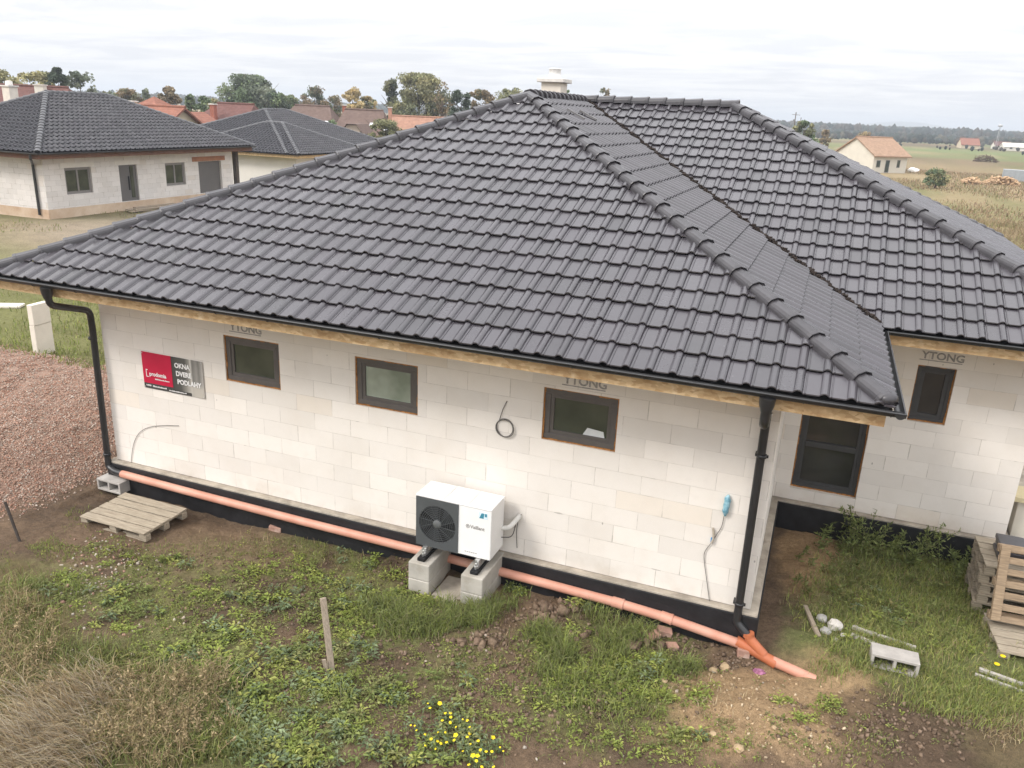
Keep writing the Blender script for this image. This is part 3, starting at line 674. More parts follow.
DRY = [(.36,.285,.165),(.30,.225,.125),(.42,.345,.22),(.25,.175,.10)]; SEED = [(.32,.25,.145),(.26,.195,.11),(.37,.29,.17)]; GRY = [(.34,.29,.21),(.40,.35,.27),(.28,.23,.165)]
# grass
T1 = [(412,622,34,16,2200),(460,618,34,16,2200),(490,612,24,12,1000),(380,612,22,12,900),(545,642,30,14,1000),(585,655,40,16,800),(625,636,36,12,900),(600,615,30,10,500),(650,662,34,18,600),(560,668,22,18,700),(690,668,24,9,400),(520,600,14,9,500),(30,584,40,14,700),(66,586,26,12,700),(225,748,28,18,1100),(90,652,24,12,350),(205,700,30,24,700),(590,690,60,26,420),(640,715,40,22,300),(350,690,20,12,250)]
P, tg = px_points(T1); P = P[keep_off(P)]; P = P[thin_clumps(P, 3.4, .49, 3)]
a1 = blades(P, .23, .009, .95, G_DK+G_MID+G_BRI[:2]+[(.24,.23,.12)])
T2 = [(880,600,80,40,5200),(930,560,80,22,2600),(960,610,60,40,4000),(900,650,70,30,3600),(985,700,50,26,2600),(850,660,40,24,1500),(940,690,50,24,2000),(835,600,30,24,900),(1060,690,60,50,2600),(1080,600,50,60,2000),(845,560,28,24,700)]
P, tg = px_points(T2); P = P[keep_off(P)]; P = P[thin_clumps(P, 2.2, .38, 8, .15)]
a2 = blades(P, .13, .008, .85, [tuple(np.array(c)*1.18) for c in G_MID+G_DK+G_BRI[:3]+[(.25,.22,.09),(.23,.22,.08),(.28,.235,.12),(.22,.24,.075)]])
T3 = [(600,670,90,40,2600),(90,515,50,22,900),(40,545,50,14,700),(110,500,24,10,300),(300,545,120,26,1500),(400,590,50,22,900),(250,600,70,25,800),(140,560,60,22,900),(60,560,60,26,900),(700,740,60,24,500),(860,748,50,20,400),(500,720,80,40,700),(620,740,70,30,700),(380,560,40,16,400),(170,610,60,20,700)]
P, tg = px_points(T3); P = P[keep_off(P)]; P = P[thin_clumps(P, 2.0, .52, 5)]
a3 = blades(P, .07, .008, .9, G_BRI+G_MID)
n = 34000; Q = np.stack([rng.uniform(-30,-10.6,n), rng.uniform(2.0,20,n)], -1); Q = Q[~((Q[:,1] < 3.6)&(Q[:,0] > -24))]; Q = Q[thin_clumps(Q, .35, .43, 4, .12)]; Q = Q[np.exp(-((Q[:,0]+27)/6)**2-((Q[:,1]-16)/5)**2) < .4]
a4 = blades(Q, .16, .02, .8, G_BRI+G_MID+[(.2,.19,.08)])
stuff('grass', [a1, a2, a3, a4], m_leaf, 'green grass in tufts on the muddy ground round the unplastered house', 'grass')
# low broad-leaved weeds
W1 = [(122,606,42,18,60),(217,636,30,16,45),(230,671,28,16,45),(244,695,32,20,55),(262,740,30,26,60),(173,560,16,7,14),(285,659,44,18,60),(256,705,28,20,40),(329,731,52,30,130),(316,683,34,14,45),(342,690,22,14,30),(290,755,60,20,80),(390,694,26,14,40),(404,757,56,14,70),(460,745,30,22,30),(250,600,40,16,40),(330,600,60,22,70),(200,655,20,14,20),(170,650,14,10,14),(360,655,30,12,25),(372,560,20,8,16),(520,592,14,8,16),(588,606,22,9,22),(640,668,30,14,25),(690,735,20,12,10),(895,625,20,10,18),(870,600,20,20,14),(460,690,50,24,18),(30,600,40,20,30),(345,545,30,10,14),(440,560,10,8,6),(560,580,10,6,5)]
W1 = [(a,b,c,d,int(n*(.72 if b < 715 else .45))+1) for a,b,c,d,n in W1]; P, _ = px_points(W1); P = P[keep_off(P)]; b1 = leaves(P, 26, .056, .09, .085, G_MID+G_BLU+G_BRI)
W2 = [(355,628,34,16,80),(400,600,36,14,60),(345,610,26,12,45),(252,633,18,7,20),(62,582,26,10,45),(120,628,22,9,26),(170,672,12,5,8),(140,665,10,4,7),(430,600,26,10,40),(210,590,24,12,26),(290,560,36,14,45),(250,575,20,10,22),(320,575,26,12,30),(620,690,60,20,70),(660,700,40,16,60),(610,665,70,26,130),(560,640,40,16,60),(560,690,40,18,40),(780,700,14,8,12),(830,705,20,8,16),(805,720,20,8,14),(540,720,60,26,30),(640,745,60,20,36),(700,690,20,10,10),(880,640,60,30,60),(930,600,60,30,60),(960,640,50,30,50),(310,640,26,12,24),(110,560,30,12,20),(395,575,20,8,16)]
P, _ = px_points(W2); P = P[keep_off(P)]; b2_ = leaves(P, 14, .045, .045, .06, G_BRI)
P, _ = px_points([(480,690,160,60,900),(250,590,170,50,1300),(640,720,150,50,900),(600,660,110,36,700),(830,730,120,36,160),(150,640,100,60,800),(110,545,60,20,200),(300,700,110,50,1100),(400,600,110,30,700),(930,620,110,60,900)]); P = P[keep_off(P)]
P = P[thin_clumps(P, 1.7, .46, 15, .16)]; b3 = leaves(P, 7, .034, .03, .045, G_MID+G_BRI+[(.2,.18,.08),(.17,.17,.075)])
stuff('weeds', [b1, b2_, b3], m_leaf, 'low broad-leaved green weeds spreading over the bare soil in front of the house', 'weeds')
# tall bushy weeds against the recessed wall
def wiry(P, h, pal, k=40, sz=.035, lean=.35):
    out = []
    for (x, y) in P:
        H = h*rng.uniform(.6,1.2); z0 = hz(x, y); d = rng.normal(0, lean, 2)*H
        t = rng.uniform(.15, 1, k); br = rng.normal(0, .10*H+.02, (k,2))*(1.15-t)[:,None]
        cen = np.stack([x+d[0]*t**1.6+br[:,0], y+d[1]*t**1.6+br[:,1], z0+H*t], -1); a = rng.normal(0,1,(k,3)); a[:,2] = np.abs(a[:,2]); a /= np.linalg.norm(a,axis=1)[:,None]; b = np.cross(a, rng.normal(0,1,(k,3))); b /= np.linalg.norm(b,axis=1)[:,None]+1e-6
        s = (sz*rng.uniform(.5,1.4,k))[:,None]; V = np.stack([cen, cen+a*s*.6+b*s*.22, cen+a*s*1.5, cen+a*s*.6-b*s*.22],1).reshape(-1,3)
        o = (np.arange(k)*4)[:,None]; F = (o+np.arange(4)).ravel(); c = np.repeat(np.array(pal)[rng.integers(0,len(pal),k)]*rng.uniform(.7,1.3,(k,1)),4,0)
        out.append((V,F,np.full(k,4),c))
        tt = np.linspace(0,1,5); pts = np.stack([x+d[0]*tt**1.6, y+d[1]*tt**1.6, z0+H*tt],-1); w = .004
        V = np.concatenate([pts+np.array([w,0,0]), pts-np.array([w,0,0])]); F = np.concatenate([[i,i+1,i+6,i+5] for i in range(4)]); out.append((V,F,np.full(4,4),np.tile(np.array(pal[0])*.8,(10,1))))
    return join_np(out)
P = np.stack([rng.uniform(.75,3.2,26), rng.uniform(2.75,3.3,26)],-1); P2 = np.stack([rng.uniform(1.0,2.5,16), rng.uniform(2.85,3.3,16)],-1)
w_a = wiry(P, .30, G_DK+[(.13,.15,.06)], 55, .05); w_b = wiry(P2, .60, G_DK+[(.16,.16,.075)], 70, .045)
P3 = np.stack([rng.uniform(.5,2.6,40), rng.uniform(1.0,2.7,40)],-1); w_c = wiry(P3, .16, G_MID+[(.2,.17,.07)], 26, .05)
stuff('tall_weeds', [w_a, w_b, w_c], m_leaf, 'tangled tall weeds growing against the recessed wall under the large window', 'weeds')
# straw and seed heads, lower left corner
S1 = [(62,730,56,40,2000),(40,755,70,30,1400),(105,695,40,20,450)]
P, _ = px_points(S1); P = P[thin_clumps(P, 2.3, .40, 31, .12)]; h_ = P[:,0] < np.median(P[:,0]); s1a = blades(P[h_], .36, .008, 1.0, GRY+DRY, dirv=(-.75,-.35), curl=.75); s1b = blades(P[~h_], .34, .008, 1.0, GRY+DRY, dirv=(-.35,-.75), curl=.75); s1 = join_np([s1a, s1b, blades(P[::3]+rng.normal(0,.08,(len(P[::3]),2)), .20, .007, 1.25, GRY+DRY)])
S2 = [(170,720,60,42,2600),(190,690,46,26,1400),(130,745,70,26,1600),(15,640,36,44,1700),(40,690,40,26,900),(100,680,50,20,700),(15,610,24,26,600)]
P, _ = px_points(S2); P = P[thin_clumps(P, 2.6, .40, 37, .12)]; s2 = blades(P, .24, .008, .95, DRY+SEED+[(.20,.19,.08),(.19,.22,.075),(.22,.24,.08)])
P, _ = px_points([(175,715,60,46,100),(190,690,40,20,40),(140,745,60,24,50),(30,650,30,40,34),(40,690,40,20,24)]); s3 = wiry(P, .28, SEED+[(.2,.17,.08)], 34, .028, .25)
P, _ = px_points([(175,715,60,50,2600),(200,745,60,20,1200),(100,660,60,20,700),(20,640,50,60,1900),(70,730,80,50,2900)]); s4 = blades(P, .16, .010, .8, G_MID+[(.17,.17,.05)])
P, _ = px_points([(700,700,60,40,300),(300,540,100,30,300),(930,640,100,50,900),(900,560,80,30,500),(830,590,40,40,500),(1010,730,30,20,300),(500,650,100,40,300)]); P = P[keep_off(P)]; s5 = blades(P, .10, .007, 1.0, DRY)
stuff('dry_grass', [s1, s2, s3, s4, s5], m_dry, 'dry straw-coloured grass and brown seed heads flattened in the lower left corner', 'dry grass')
# crushed rubble heap and clods
def chips(P, smin, smax, pal, sink=.3):
    n = len(P); z = height(P[:,0], P[:,1]); s = rng.uniform(smin, smax, (n,1))*rng.uniform(.6,1.4,(n,3)); 
    base = np.array([[-1,-1,-1],[1,-1,-1],[1,1,-1],[-1,1,-1],[-1,-1,1],[1,-1,1],[1,1,1],[-1,1,1]])*.5
    v = base[None]*(1+rng.uniform(-.35,.35,(n,8,3)))*s[:,None,:]; a = rng.uniform(0,6.28,n); b = rng.uniform(-.8,.8,n); ca, sa, cb, sb = np.cos(a)[:,None], np.sin(a)[:,None], np.cos(b)[:,None], np.sin(b)[:,None]
    x, y, zz = v[...,0], v[...,1], v[...,2]; y, zz = y*cb-zz*sb, y*sb+zz*cb; x, y = x*ca-y*sa, x*sa+y*ca
    V = np.stack([x+P[:,0:1], y+P[:,1:2], zz+(z+s.mean(1)*(.5-sink))[:,None]],-1).reshape(-1,3)
    f = np.array([3,2,1,0,4,5,6,7,0,1,5,4,1,2,6,5,2,3,7,6,3,0,4,7]); F = (f[None]+(np.arange(n)*8)[:,None]).ravel()
    return V, F, np.full(6*n,4), np.repeat(np.array(pal)[rng.integers(0,len(pal),n)]*rng.uniform(.75,1.25,(n,1)),8,0)
RUB = [(.32,.18,.125),(.34,.21,.155),(.35,.25,.19),(.29,.17,.125),(.35,.28,.225),(.31,.21,.165),(.40,.34,.29),(.27,.195,.155)]
n = 120000; P = np.stack([rng.uniform(-20,-10.55,n), rng.uniform(-3.6,5,n)],-1)
pk = sstep(-10.5,-11.3,P[:,0]+.9*(fbm(P[:,0],P[:,1],1.1,4,21)-.5))*sstep(-3.4,-2.0,P[:,1]+.2*(P[:,0]+12)+1.5*(fbm(P[:,0],P[:,1],1.1,4,21)-.5))*sstep(4.8,3.6,P[:,1]+1.2*(fbm(P[:,0],P[:,1],1.1,4,21)-.5)); P = P[rng.random(n) < pk]
stuff('rubble', [chips(P, .006, .024, RUB)], m_chip, 'reddish crushed brick rubble heaped left of the house corner', 'rubble')
P, _ = px_points([(560,612,60,16,420),(430,640,130,44,900),(250,590,160,45,700),(540,700,160,50,900),(680,640,50,14,300),(900,725,110,34,700),(500,640,30,14,200),(415,570,30,14,200),(720,655,40,10,150),(300,700,60,40,260)]); P = P[keep_off(P)]
k1 = chips(P[rng.random(len(P)) < .7], .007, .036, [(.17,.12,.084),(.14,.10,.07),(.20,.145,.105),(.12,.085,.06)])
P, _ = px_points([(555,612,40,12,70),(470,643,20,10,30),(600,640,60,14,40),(640,640,30,8,20)]); P = P[keep_off(P)]; k2 = chips(P[rng.random(len(P)) < .45], .04, .10, [(.185,.13,.093),(.16,.115,.08)])
P, _ = px_points([(775,705,110,46,240),(780,745,100,24,120),(700,690,40,20,60)]); P = P[keep_off(P)]; k3 = chips(P, .006, .026, [(.36,.26,.16),(.40,.30,.19),(.29,.205,.125),(.44,.35,.24)])
P, _ = px_points([(110,560,50,30,200),(80,590,40,24,110),(140,640,120,60,90),(450,640,200,70,40),(640,700,160,60,40)]); P = P[keep_off(P)]; k4 = chips(P, .008, .03, [(.36,.30,.24),(.32,.2,.15),(.42,.37,.31)])
stuff('soil_clods', [k1, k2, k3, k4], m_chip, 'brown soil clods and small pebbles strewn over the bare ground in front', 'soil clods')
# field growth, right and left background
def clump_pts(n, x0, x1, y0, y1, sc, thr, seed):
    P = np.stack([rng.uniform(x0,x1,n), rng.uniform(y0,y1,n)],-1); return P[thin_clumps(P, sc, thr, seed)]
f1 = blades(clump_pts(80000, 4.5, 34, 14, 60, .10, .38, 3), .36, .026, .8, [(.26,.20,.115),(.29,.23,.14),(.22,.16,.095),(.33,.27,.17)])
f2 = blades(clump_pts(22000, 4.5, 34, 14, 60, .12, .54, 9), .3, .03, .6, G_MID+[(.17,.18,.07)])
f3 = blades(clump_pts(50000, 6, 60, 48, 140, .06, .42, 5), .28, .06, .8, [(.26,.18,.12),(.22,.15,.10),(.30,.22,.13),(.16,.16,.07)])
f4 = blades(clump_pts(9000, -36, -16, 6, 30, .3, .52, 12), .16, .025, .6, G_MID+[(.2,.18,.08),(.26,.2,.11)])
stuff('field_grass', [f1, f2, f3, f4], m_dry, 'tall reddish brown and green wild grass of the open field behind the house', 'field')
# ------------------------------------------------------------------ things round the house
# orange drain
dr = thing('drain_pipe', 'long orange plastic drain pipe running along the foot of the house wall', 'drain pipe', (-5,-.17,-.25))
ax = [(-9.98,-.17,-.152),(-8.2,-.17,-.185),(-6.4,-.17,-.205),(-4.5,-.17,-.212),(-3.0,-.17,-.228),(-1.62,-.17,-.258),(-.98,-.173,-.295),(.06,-.185,-.41)]
q = MB(); q.tube(ax, .062, 18); q.build('pipe', m_orange, dr)
for i in (5, 6):
    q = MB(); p = Vector(ax[i]); d = (Vector(ax[i+1])-p).normalized(); q.tube([p-d*.08, p-d*.075, p+d*.05, p+d*.055, p+d*.075, p+d*.08], [.064,.069,.069,.074,.074,.064], 18); q.build('socket', m_orange, dr)
q = MB(); A = Vector((.0,-.183,-.40)); B = Vector((.30,-.235,-.475)); q.tube([A-Vector((.10,0,-.035)), A, B, B+(B-A).normalized()*.10], [.068,.068,.066,.073], 18)
q.tube(bend([(.03,-.18,-.235),(.06,-.19,-.30),(.24,-.225,-.44)]), .062, 16); q.tube([(.025,-.178,-.215),(.033,-.18,-.26)], .071, 16); q.build('branch_fitting', m_orange2, dr)
q = MB(); q.tube([B, (.86,-.335,-.53)], .062, 18, cap=False); q.tube([B, (.86,-.335,-.53)], .055, 18, cap=False); q.build('outlet_pipe', m_orange, dr)

# heat pump unit
hp = thing('heat_pump', 'white outdoor heat pump with dark round fan standing on four concrete blocks', 'heat pump', (-3.81,-.37,.0))
hx0, hx1, hy0, hy1, hz0, hz1 = -4.352, -3.268, -.60, -.14, .165, .895
q = MB(); q.box(hx0, hx1, hy0+.012, hy1, hz0, hz1-.012); body = q.build('casing', m_white, hp, bevel=.012)
q = MB(); q.box(hx0-.004, hx1+.004, hy0+.004, hy1+.004, hz1-.0115, hz1+.012); top = q.build('lid', m_white, hp, bevel=.008)
m_shade = M('white_sheet_shade', (.72,.715,.70), .45, .02, 4, 0)
for f in (.36, .68): q = MB(); q.box(hx0+(hx1-hx0)*f-.012, hx0+(hx1-hx0)*f+.012, hy0+.02, hy1-.02, hz1+.009, hz1+.0165); q.build('lid_rib', m_shade, top)
gx1 = hx0+.625; fx, fz, fr = (hx0+gx1)/2+.004, (hz0+hz1)/2-.004, .268
q = MB(); n = 40
def sq(k):
    sx = (gx1-hx0-.008)/2; sz = (hz1-hz0-.02)/2; m = n//4; sd_, j = k//m, k % m; t = -1+2*j/m; x, y = ((1,t),(-t,1),(-1,-t),(t,-1))[sd_]; return (fx-.004+x*sx, fz-.002+y*sz)
sqr = [sq(k) for k in range(n)]; ring = [(fx+fr*math.cos(math.atan2(z-fz, x-fx)), fz+fr*math.sin(math.atan2(z-fz, x-fx))) for x, z in sqr]
for k in range(n):
    k2 = (k+1) % n; q.face([(sqr[k][0],hy0,sqr[k][1]),(sqr[k2][0],hy0,sqr[k2][1]),(ring[k2][0],hy0,ring[k2][1]),(ring[k][0],hy0,ring[k][1])])
    q.face([(ring[k][0],hy0,ring[k][1]),(ring[k2][0],hy0,ring[k2][1]),(ring[k2][0],hy0+.0115,ring[k2][1]),(ring[k][0],hy0+.0115,ring[k][1])])
    q.face([(sqr[k2][0],hy0,sqr[k2][1]),(sqr[k][0],hy0,sqr[k][1]),(sqr[k][0],hy0+.0115,sqr[k][1]),(sqr[k2][0],hy0+.0115,sqr[k2][1])])
gr = q.build('fan_grille', m_greyp, hp)
q = MB()
for k in range(1, 9):
    rad = .05+k*.0262; q.tube([(fx+rad*math.cos(2*math.pi*j/36), hy0+.004, fz+rad*math.sin(2*math.pi*j/36)) for j in range(37)], .0028, 5, cap=False)
for k in range(12):
    a = 2*math.pi*k/12; q.tube([(fx+.06*math.cos(a), hy0+.003, fz+.06*math.sin(a)), (fx+.268*math.cos(a+.35), hy0+.003, fz+.268*math.sin(a+.35))], .003, 5)
q.build('grille_wires', m_greyp, gr)
q = MB(); q.lathe((fx,hy0+.002,fz), [(0,-.006),(.058,-.006),(.062,.0),(.062,.008)], 24, axis='y'); q.build('hub', M('fan_hub', (.11,.115,.115), .5, .05), gr)
q = MB(); q.lathe((fx,hy0+.0112,fz), [(0,0),(.267,0)], 36, axis='y'); q.build('fan_opening', m_rubber, gr)
q = MB()
for k in range(5):
    a0 = 2*math.pi*k/5
    for j in range(6):
        a, b = a0+j*.14, a0+(j+1)*.14; y = hy0+.0105-.004*j/6; y2 = hy0+.0105-.004*(j+1)/6
        q.face([(fx+.06*math.cos(a),y,fz+.06*math.sin(a)),(fx+.255*math.cos(a+.3),y,fz+.255*math.sin(a+.3)),(fx+.255*math.cos(b+.3),y2,fz+.255*math.sin(b+.3)),(fx+.06*math.cos(b),y2,fz+.06*math.sin(b))])
q.build('fan_blades', m_fanblade, gr)
text_part('logo', 'Vaillant', .068, m_text_grey, hp, (hx0+.79, hy0+.0105, .585), (1,0,0), (0,0,1), .001, .002)
q = MB(); n = 20; c = (hx0+.755, .606)
q.tube([(c[0]+.023*math.cos(2*math.pi*k/n), hy0+.0105, c[1]+.026*math.sin(2*math.pi*k/n)) for k in range(n+1)], .004, 5, cap=False); q.box(c[0]-.008, c[0]+.008, hy0+.008, hy0+.0112, c[1]-.012, c[1]+.016); q.build('logo', m_text_grey, hp)
q = MB(); q.box(hx0+.905, hx0+1.03, hy0+.009, hy0+.0115, .755, .845); st = q.build('energy_sticker', M('sticker_pale', (.62,.74,.80), .5, .05), hp)
q = MB(); q.hexa([(hx0+.915,hy0+.0088,.76),(hx0+.975,hy0+.0088,.76),(hx0+.975,hy0+.01,.76),(hx0+.915,hy0+.01,.76),(hx0+.945,hy0+.0088,.835),(hx0+.985,hy0+.0088,.835),(hx0+.985,hy0+.01,.835),(hx0+.945,hy0+.01,.835)]); q.box(hx0+.99, hx0+1.02, hy0+.0088, hy0+.01, .79, .835); q.build('sticker_print', M('sticker_blue', (.05,.22,.30), .5, .1), st)
q = MB()
for k in range(6): q.box(hx0+.72+k*.03, hx0+.742+k*.03, hy0+.0095, hy0+.0115, .225, .234)
q.build('rating_plate', m_text_grey, hp)
for xx in (hx0+.15, hx1-.165):
    q = MB(); q.box(xx-.055, xx+.055, -.74, -.10, .003, .05); q.build('rubber_foot', m_rubber, hp, bevel=.008)
    q = MB(); q.box(xx-.03, xx+.03, -.66, -.12, .0505, .09); q.box(xx-.03, xx+.03, -.64, -.58, .0905, .163); q.box(xx-.03, xx+.03, -.2, -.14, .0905, .163); q.tube([(xx,-.67,.05),(xx,-.67,.13)], .014, 8); q.tube([(xx,-.67,.075),(xx,-.67,.095)], .025, 6); q.build('mounting_bracket', m_steel, hp)
for k, (z, yw) in enumerate(((.58,.0),)):
    q = MB(); q.tube(bend([(hx1-.02,-.20,z-.12),(hx1+.10,-.19,z-.10),(hx1+.17,-.06,z),(hx1+.17,.004,z+.01)]), .034, 12); q.build('insulated_pipe', M('white_pipe_insulation', (.66,.645,.61), .85, .08, 12, .4) if k == 0 else bpy.data.materials['white_pipe_insulation'], hp)
q = MB(); q.tube(bend([(hx1-.01,-.22,.33),(hx1+.12,-.1,.30),(hx1+.15,-.05,.55),(hx1+.20,-.01,.62)]), .006, 6); q.tube(bend([(hx1+.16,-.02,.58),(hx1+.15,-.04,.35),(hx1+.17,-.04,.12)]), .005, 6); q.build('cable', m_cable_k, hp)
# four concrete blocks under the unit
def solid_block(x0, x1, y0, y1, z0, z1, label, group='concrete blocks under the heat pump'):
    q = MB(); q.box(x0, x1, y0, y1, z0, z1); o = q.build('concrete_block', m_cblock, None, bevel=.013); tag(o, label, 'concrete block', group)
    return o
for (cx_, nm) in ((hx0+.15,'left'), (hx1-.165,'right')):
    solid_block(cx_-.155, cx_+.155, -.80, -.03, -.246, .0, f'upper concrete block under the {"fan" if nm=="left" else "logo"} side of the heat pump')
    solid_block(cx_-.155, cx_+.155, -.802, -.115, -.60, -.2485, f'lower concrete block sunk in grass under the {"fan" if nm=="left" else "logo"} side of the heat pump')
q = MB(); q.box(-4.02, -3.60, -.88, -.25, -.62, -.425); tag(q.build('paving_slab', m_concrete, None, bevel=.02), 'low concrete slab lying between the two block plinths of the heat pump', 'slab')

# banner on the wall
bn = thing('banner', 'red and grey advertising banner with white lettering fixed on the block wall', 'banner', (-8.86,0,1.69))
bx0, bx1, bz0, bz1, by = -9.45, -8.268, 1.393, 1.983, -.012
def gradient_print():
    t = NT('banner_photo_print'); s = t.n('ShaderNodeSeparateXYZ'); t.l(t.n('ShaderNodeNewGeometry').outputs['Position'], s.inputs[0])
    u = t.math('DIVIDE', t.math('SUBTRACT', s.outputs[0], bx0+.585), bx1-bx0-.585, clamp=True); v = t.math('DIVIDE', t.math('SUBTRACT', s.outputs[2], bz0), bz1-bz0, clamp=True)
    r = t.n('ShaderNodeValToRGB'); e = r.color_ramp.elements; e[0].color = (.055,.055,.05,1); e[1].position = 1; e[1].color = (.42,.40,.37,1)
    for p, cc in ((.42,(.10,.10,.09,1)),(.56,(.30,.29,.26,1)),(.60,(.56,.54,.5,1)),(.66,(.17,.165,.15,1)),(.78,(.27,.26,.24,1)),(.86,(.18,.175,.16,1))):
        x = e.new(p); x.color = cc
    t.l(t.math('ADD', u, t.math('MULTIPLY', t.math('SUBTRACT', t.noise(t.geo(), 9), .5), .05)), r.inputs[0])
    fl = t.ramp(v, .38, .24); c = t.mix(t.math('MULTIPLY', fl, t.ramp(u, .25, .7)), r.outputs[0], (.46,.43,.38))
    t.l(c, t.b.inputs['Base Color']); t.b.inputs['Roughness'].default_value = .5; return t.m
q = MB(); N_ = 24
for k in range(N_):
    a, b = bx0+.52+(bx1-bx0-.52)*k/N_, bx0+.52+(bx1-bx0-.52)*(k+1)/N_; wv = lambda x: by+.004*math.sin(x*7)
    q.face([(a,wv(a),bz0),(b,wv(b),bz0),(b,wv(b),bz1),(a,wv(a),bz1)])
pn = q.build('photo_panel', gradient_print(), bn)
q = MB(); q.box(bx0, bx0+.575, by-.002, by+.006, bz0+.085, bz1); q.build('red_panel', m_red, bn)
q = MB(); q.box(bx0, bx0+.5195, by-.001, by+.005, bz0, bz0+.0845); q.box(bx0+.5195, bx1-.25, by-.0058, by-.0046, bz0, bz0+.05); q.build('footer_strip', M('banner_dark_grey', (.06,.058,.055), .5, .08), bn)
for i, tx in enumerate(('OKNA','DVERE','PODLAHY')):
    text_part('lettering', tx, .108, m_wtext, bn, (bx0+.645+.015*i, by-.008, bz1-.165-.13*i), (1,0,0), (0,0,1), .001, .004, sx=.92)
text_part('lettering', 'prodomia', .092, m_wtext, bn, (bx0+.125, by-.005, bz1-.375), (1,0,0), (0,0,1), .001, .0022, sx=.92)
q = MB(); q.box(bx0+.062, bx0+.098, by-.0055, by-.004, bz1-.29, bz1-.278); q.box(bx0+.062, bx0+.073, by-.0055, by-.004, bz1-.39, bz1-.2905); q.box(bx0+.062, bx0+.108, by-.0055, by-.004, bz1-.402, bz1-.3905); q.build('emblem', m_wtext, bn)
rr = random.Random(5)
def scribble(x, z, L, h):   # illegible small print
    k = 0; q = MB()
    while k < L:
        w = rr.uniform(.008,.022); q.box(x+k, x+k+w, by-.0085, by-.0075, z, z+h*rr.uniform(.7,1.1)); k += w+.006
    q.build('small_print', m_wtext, bn)
scribble(bx0+.235, bz1-.43, .27, .02); scribble(bx0+.05, bz0+.04, .09, .022); scribble(bx0+.18, bz0+.035, .26, .024); scribble(bx0+.50, bz0+.02, .32, .018)
for x in (bx0+.02, bx1-.02):
    for z in (bz0+.02, bz1-.02):
        q = MB(); q.lathe((x,by-.009,z), [(0,-.003),(.008,-.002),(.009,.004)], 8, axis='y'); q.build('screw', m_steel, bn)

# loose cables on the wall
def cable(name, pts, r, m, label):
    q = MB(); q.tube(pts, r, 7); o = q.build(name, m, None, loc=pts[0]); tag(o, label, 'cable'); return o
def arc_pts(pxs, y): return bend([tuple(ony(a, b, y)) for a, b in pxs], 6, .5)
cable('cable', arc_pts([(131,470),(131.5,455),(134,441),(140,431),(150,426.5),(163,425.3),(178.7,425.7)], -.012), .004, m_cable, 'thin grey cable arching over the blocks below the red banner')
c0 = ony(505,428,-.02); pts = [tuple(ony(507,401,-.012)), tuple(ony(503,409,-.02))]
for k in range(0, 76): a = math.pi*.75+k*2*math.pi/26; rad = .122+.008*math.sin(k*.35); pts.append((c0[0]+rad*math.cos(a), -.018-.014*(k % 26)/26-.006*math.sin(k*.2), c0[2]+rad*math.sin(a)))
cable('cable_coil', pts, .006, m_cable, 'coiled grey cable hanging on the wall between two small windows')
cb = thing('cable', 'grey cable with a light blue plastic wrap hanging beside the corner downpipe', 'cable', tuple(ony(728,495,-.02)))
q = MB(); q.tube(arc_pts([(724,516),(722,527),(717,534),(711.5,543),(704.5,551),(703.7,558),(706,575),(708.7,595),(711,612),(711.5,628)], -.018), .0045, 7); q.build('wire', m_cable, cb)
a = Vector(ony(728.5,495,-.03)); b = Vector(ony(724.5,516,-.03)); q = MB(); rr = random.Random(2); q.tube([a.lerp(b, k/8)+Vector((rr.uniform(-.006,.006),rr.uniform(-.01,.005),0)) for k in range(9)], [.012,.034,.042,.036,.042,.034,.040,.028,.010], 9); q.build('plastic_wrap', m_blue, cb)
q = MB(); a = Vector(ony(712,540,-.02)); q.obox(a, (.03,.02,.06)); q.build('connector', M('blue_connector', (.05,.25,.55), .5, .1), cb)
q = MB(); q.tube(arc_pts([(713,528),(714,537),(711.5,543)], -.03), .014, 7); q.build('bare_wires', M('beige_wire', (.42,.37,.3), .7, .2), cb)

# pallets
def pallet(name, L, W, mat, nb=5, seed=1, ratio=None, face=False):
    rr = random.Random(seed); root = thing(name, '', '')
    bw = .112*W/.8 if ratio is None else ratio*W/nb
    for k in range(nb):
        y = -W/2+bw/2+(W-bw)*k/(nb-1); q = MB(); q.obox((rr.uniform(-.006,.006), y, .133+rr.uniform(-.001,.002)), (L, bw*rr.uniform(.9,1.12), .022), Matrix.Rotation(rr.uniform(-.006,.006), 3, 'Z')); q.build('deck_board', mat, root, bevel=.003)
    if face: q = MB(); q.box(-L/2+.01, -L/2+.12, -W/2+.01, W/2-.01, .1455, .165); q.build('edge_board', mat, root, bevel=.003)
    for k in range(3):
        x = (-1+k)*(L/2-.06); q = MB(); q.box(x-.05, x+.05, -W/2+.004, W/2-.004, .098, .1205); q.build('cross_board', mat, root, bevel=.003)
        for j in range(3):
            y = (-1+j)*(W/2-.06); q = MB(); q.box(x-.065, x+.065, y-.05, y+.05, .0215, .0975); q.build('spacer_block', mat, root, bevel=.004)
    for j in range(3):
        y = (-1+j)*(W/2-.06); q = MB(); q.box(-L/2, L/2, y-.05, y+.05, 0, .021); q.build('base_board', mat, root, bevel=.003)
    return root
def set_lab(o, lab, cat, group=None, loc=None, rot=None):
    tag(o, lab, cat, group)
    if loc is not None: o.location = loc
    if rot is not None: o.rotation_euler = rot
    return o
G = 'wooden pallets around the house'
p0 = pallet('pallet', 1.27, .85, m_wood, 5, 1, .85); set_lab(p0, 'weathered grey pallet lying flat on bare soil near the hollow block', 'pallet', G, (-9.04,-.87,-.452), (R_(1.2),R_(-.6),R_(-1.0)))
p1_ = pallet('pallet', 1.22, 1.0, m_wood2, 7, 2, .58, True); set_lab(p1_, 'brown pallet leaning upright against the stack at the right edge', 'pallet', G)
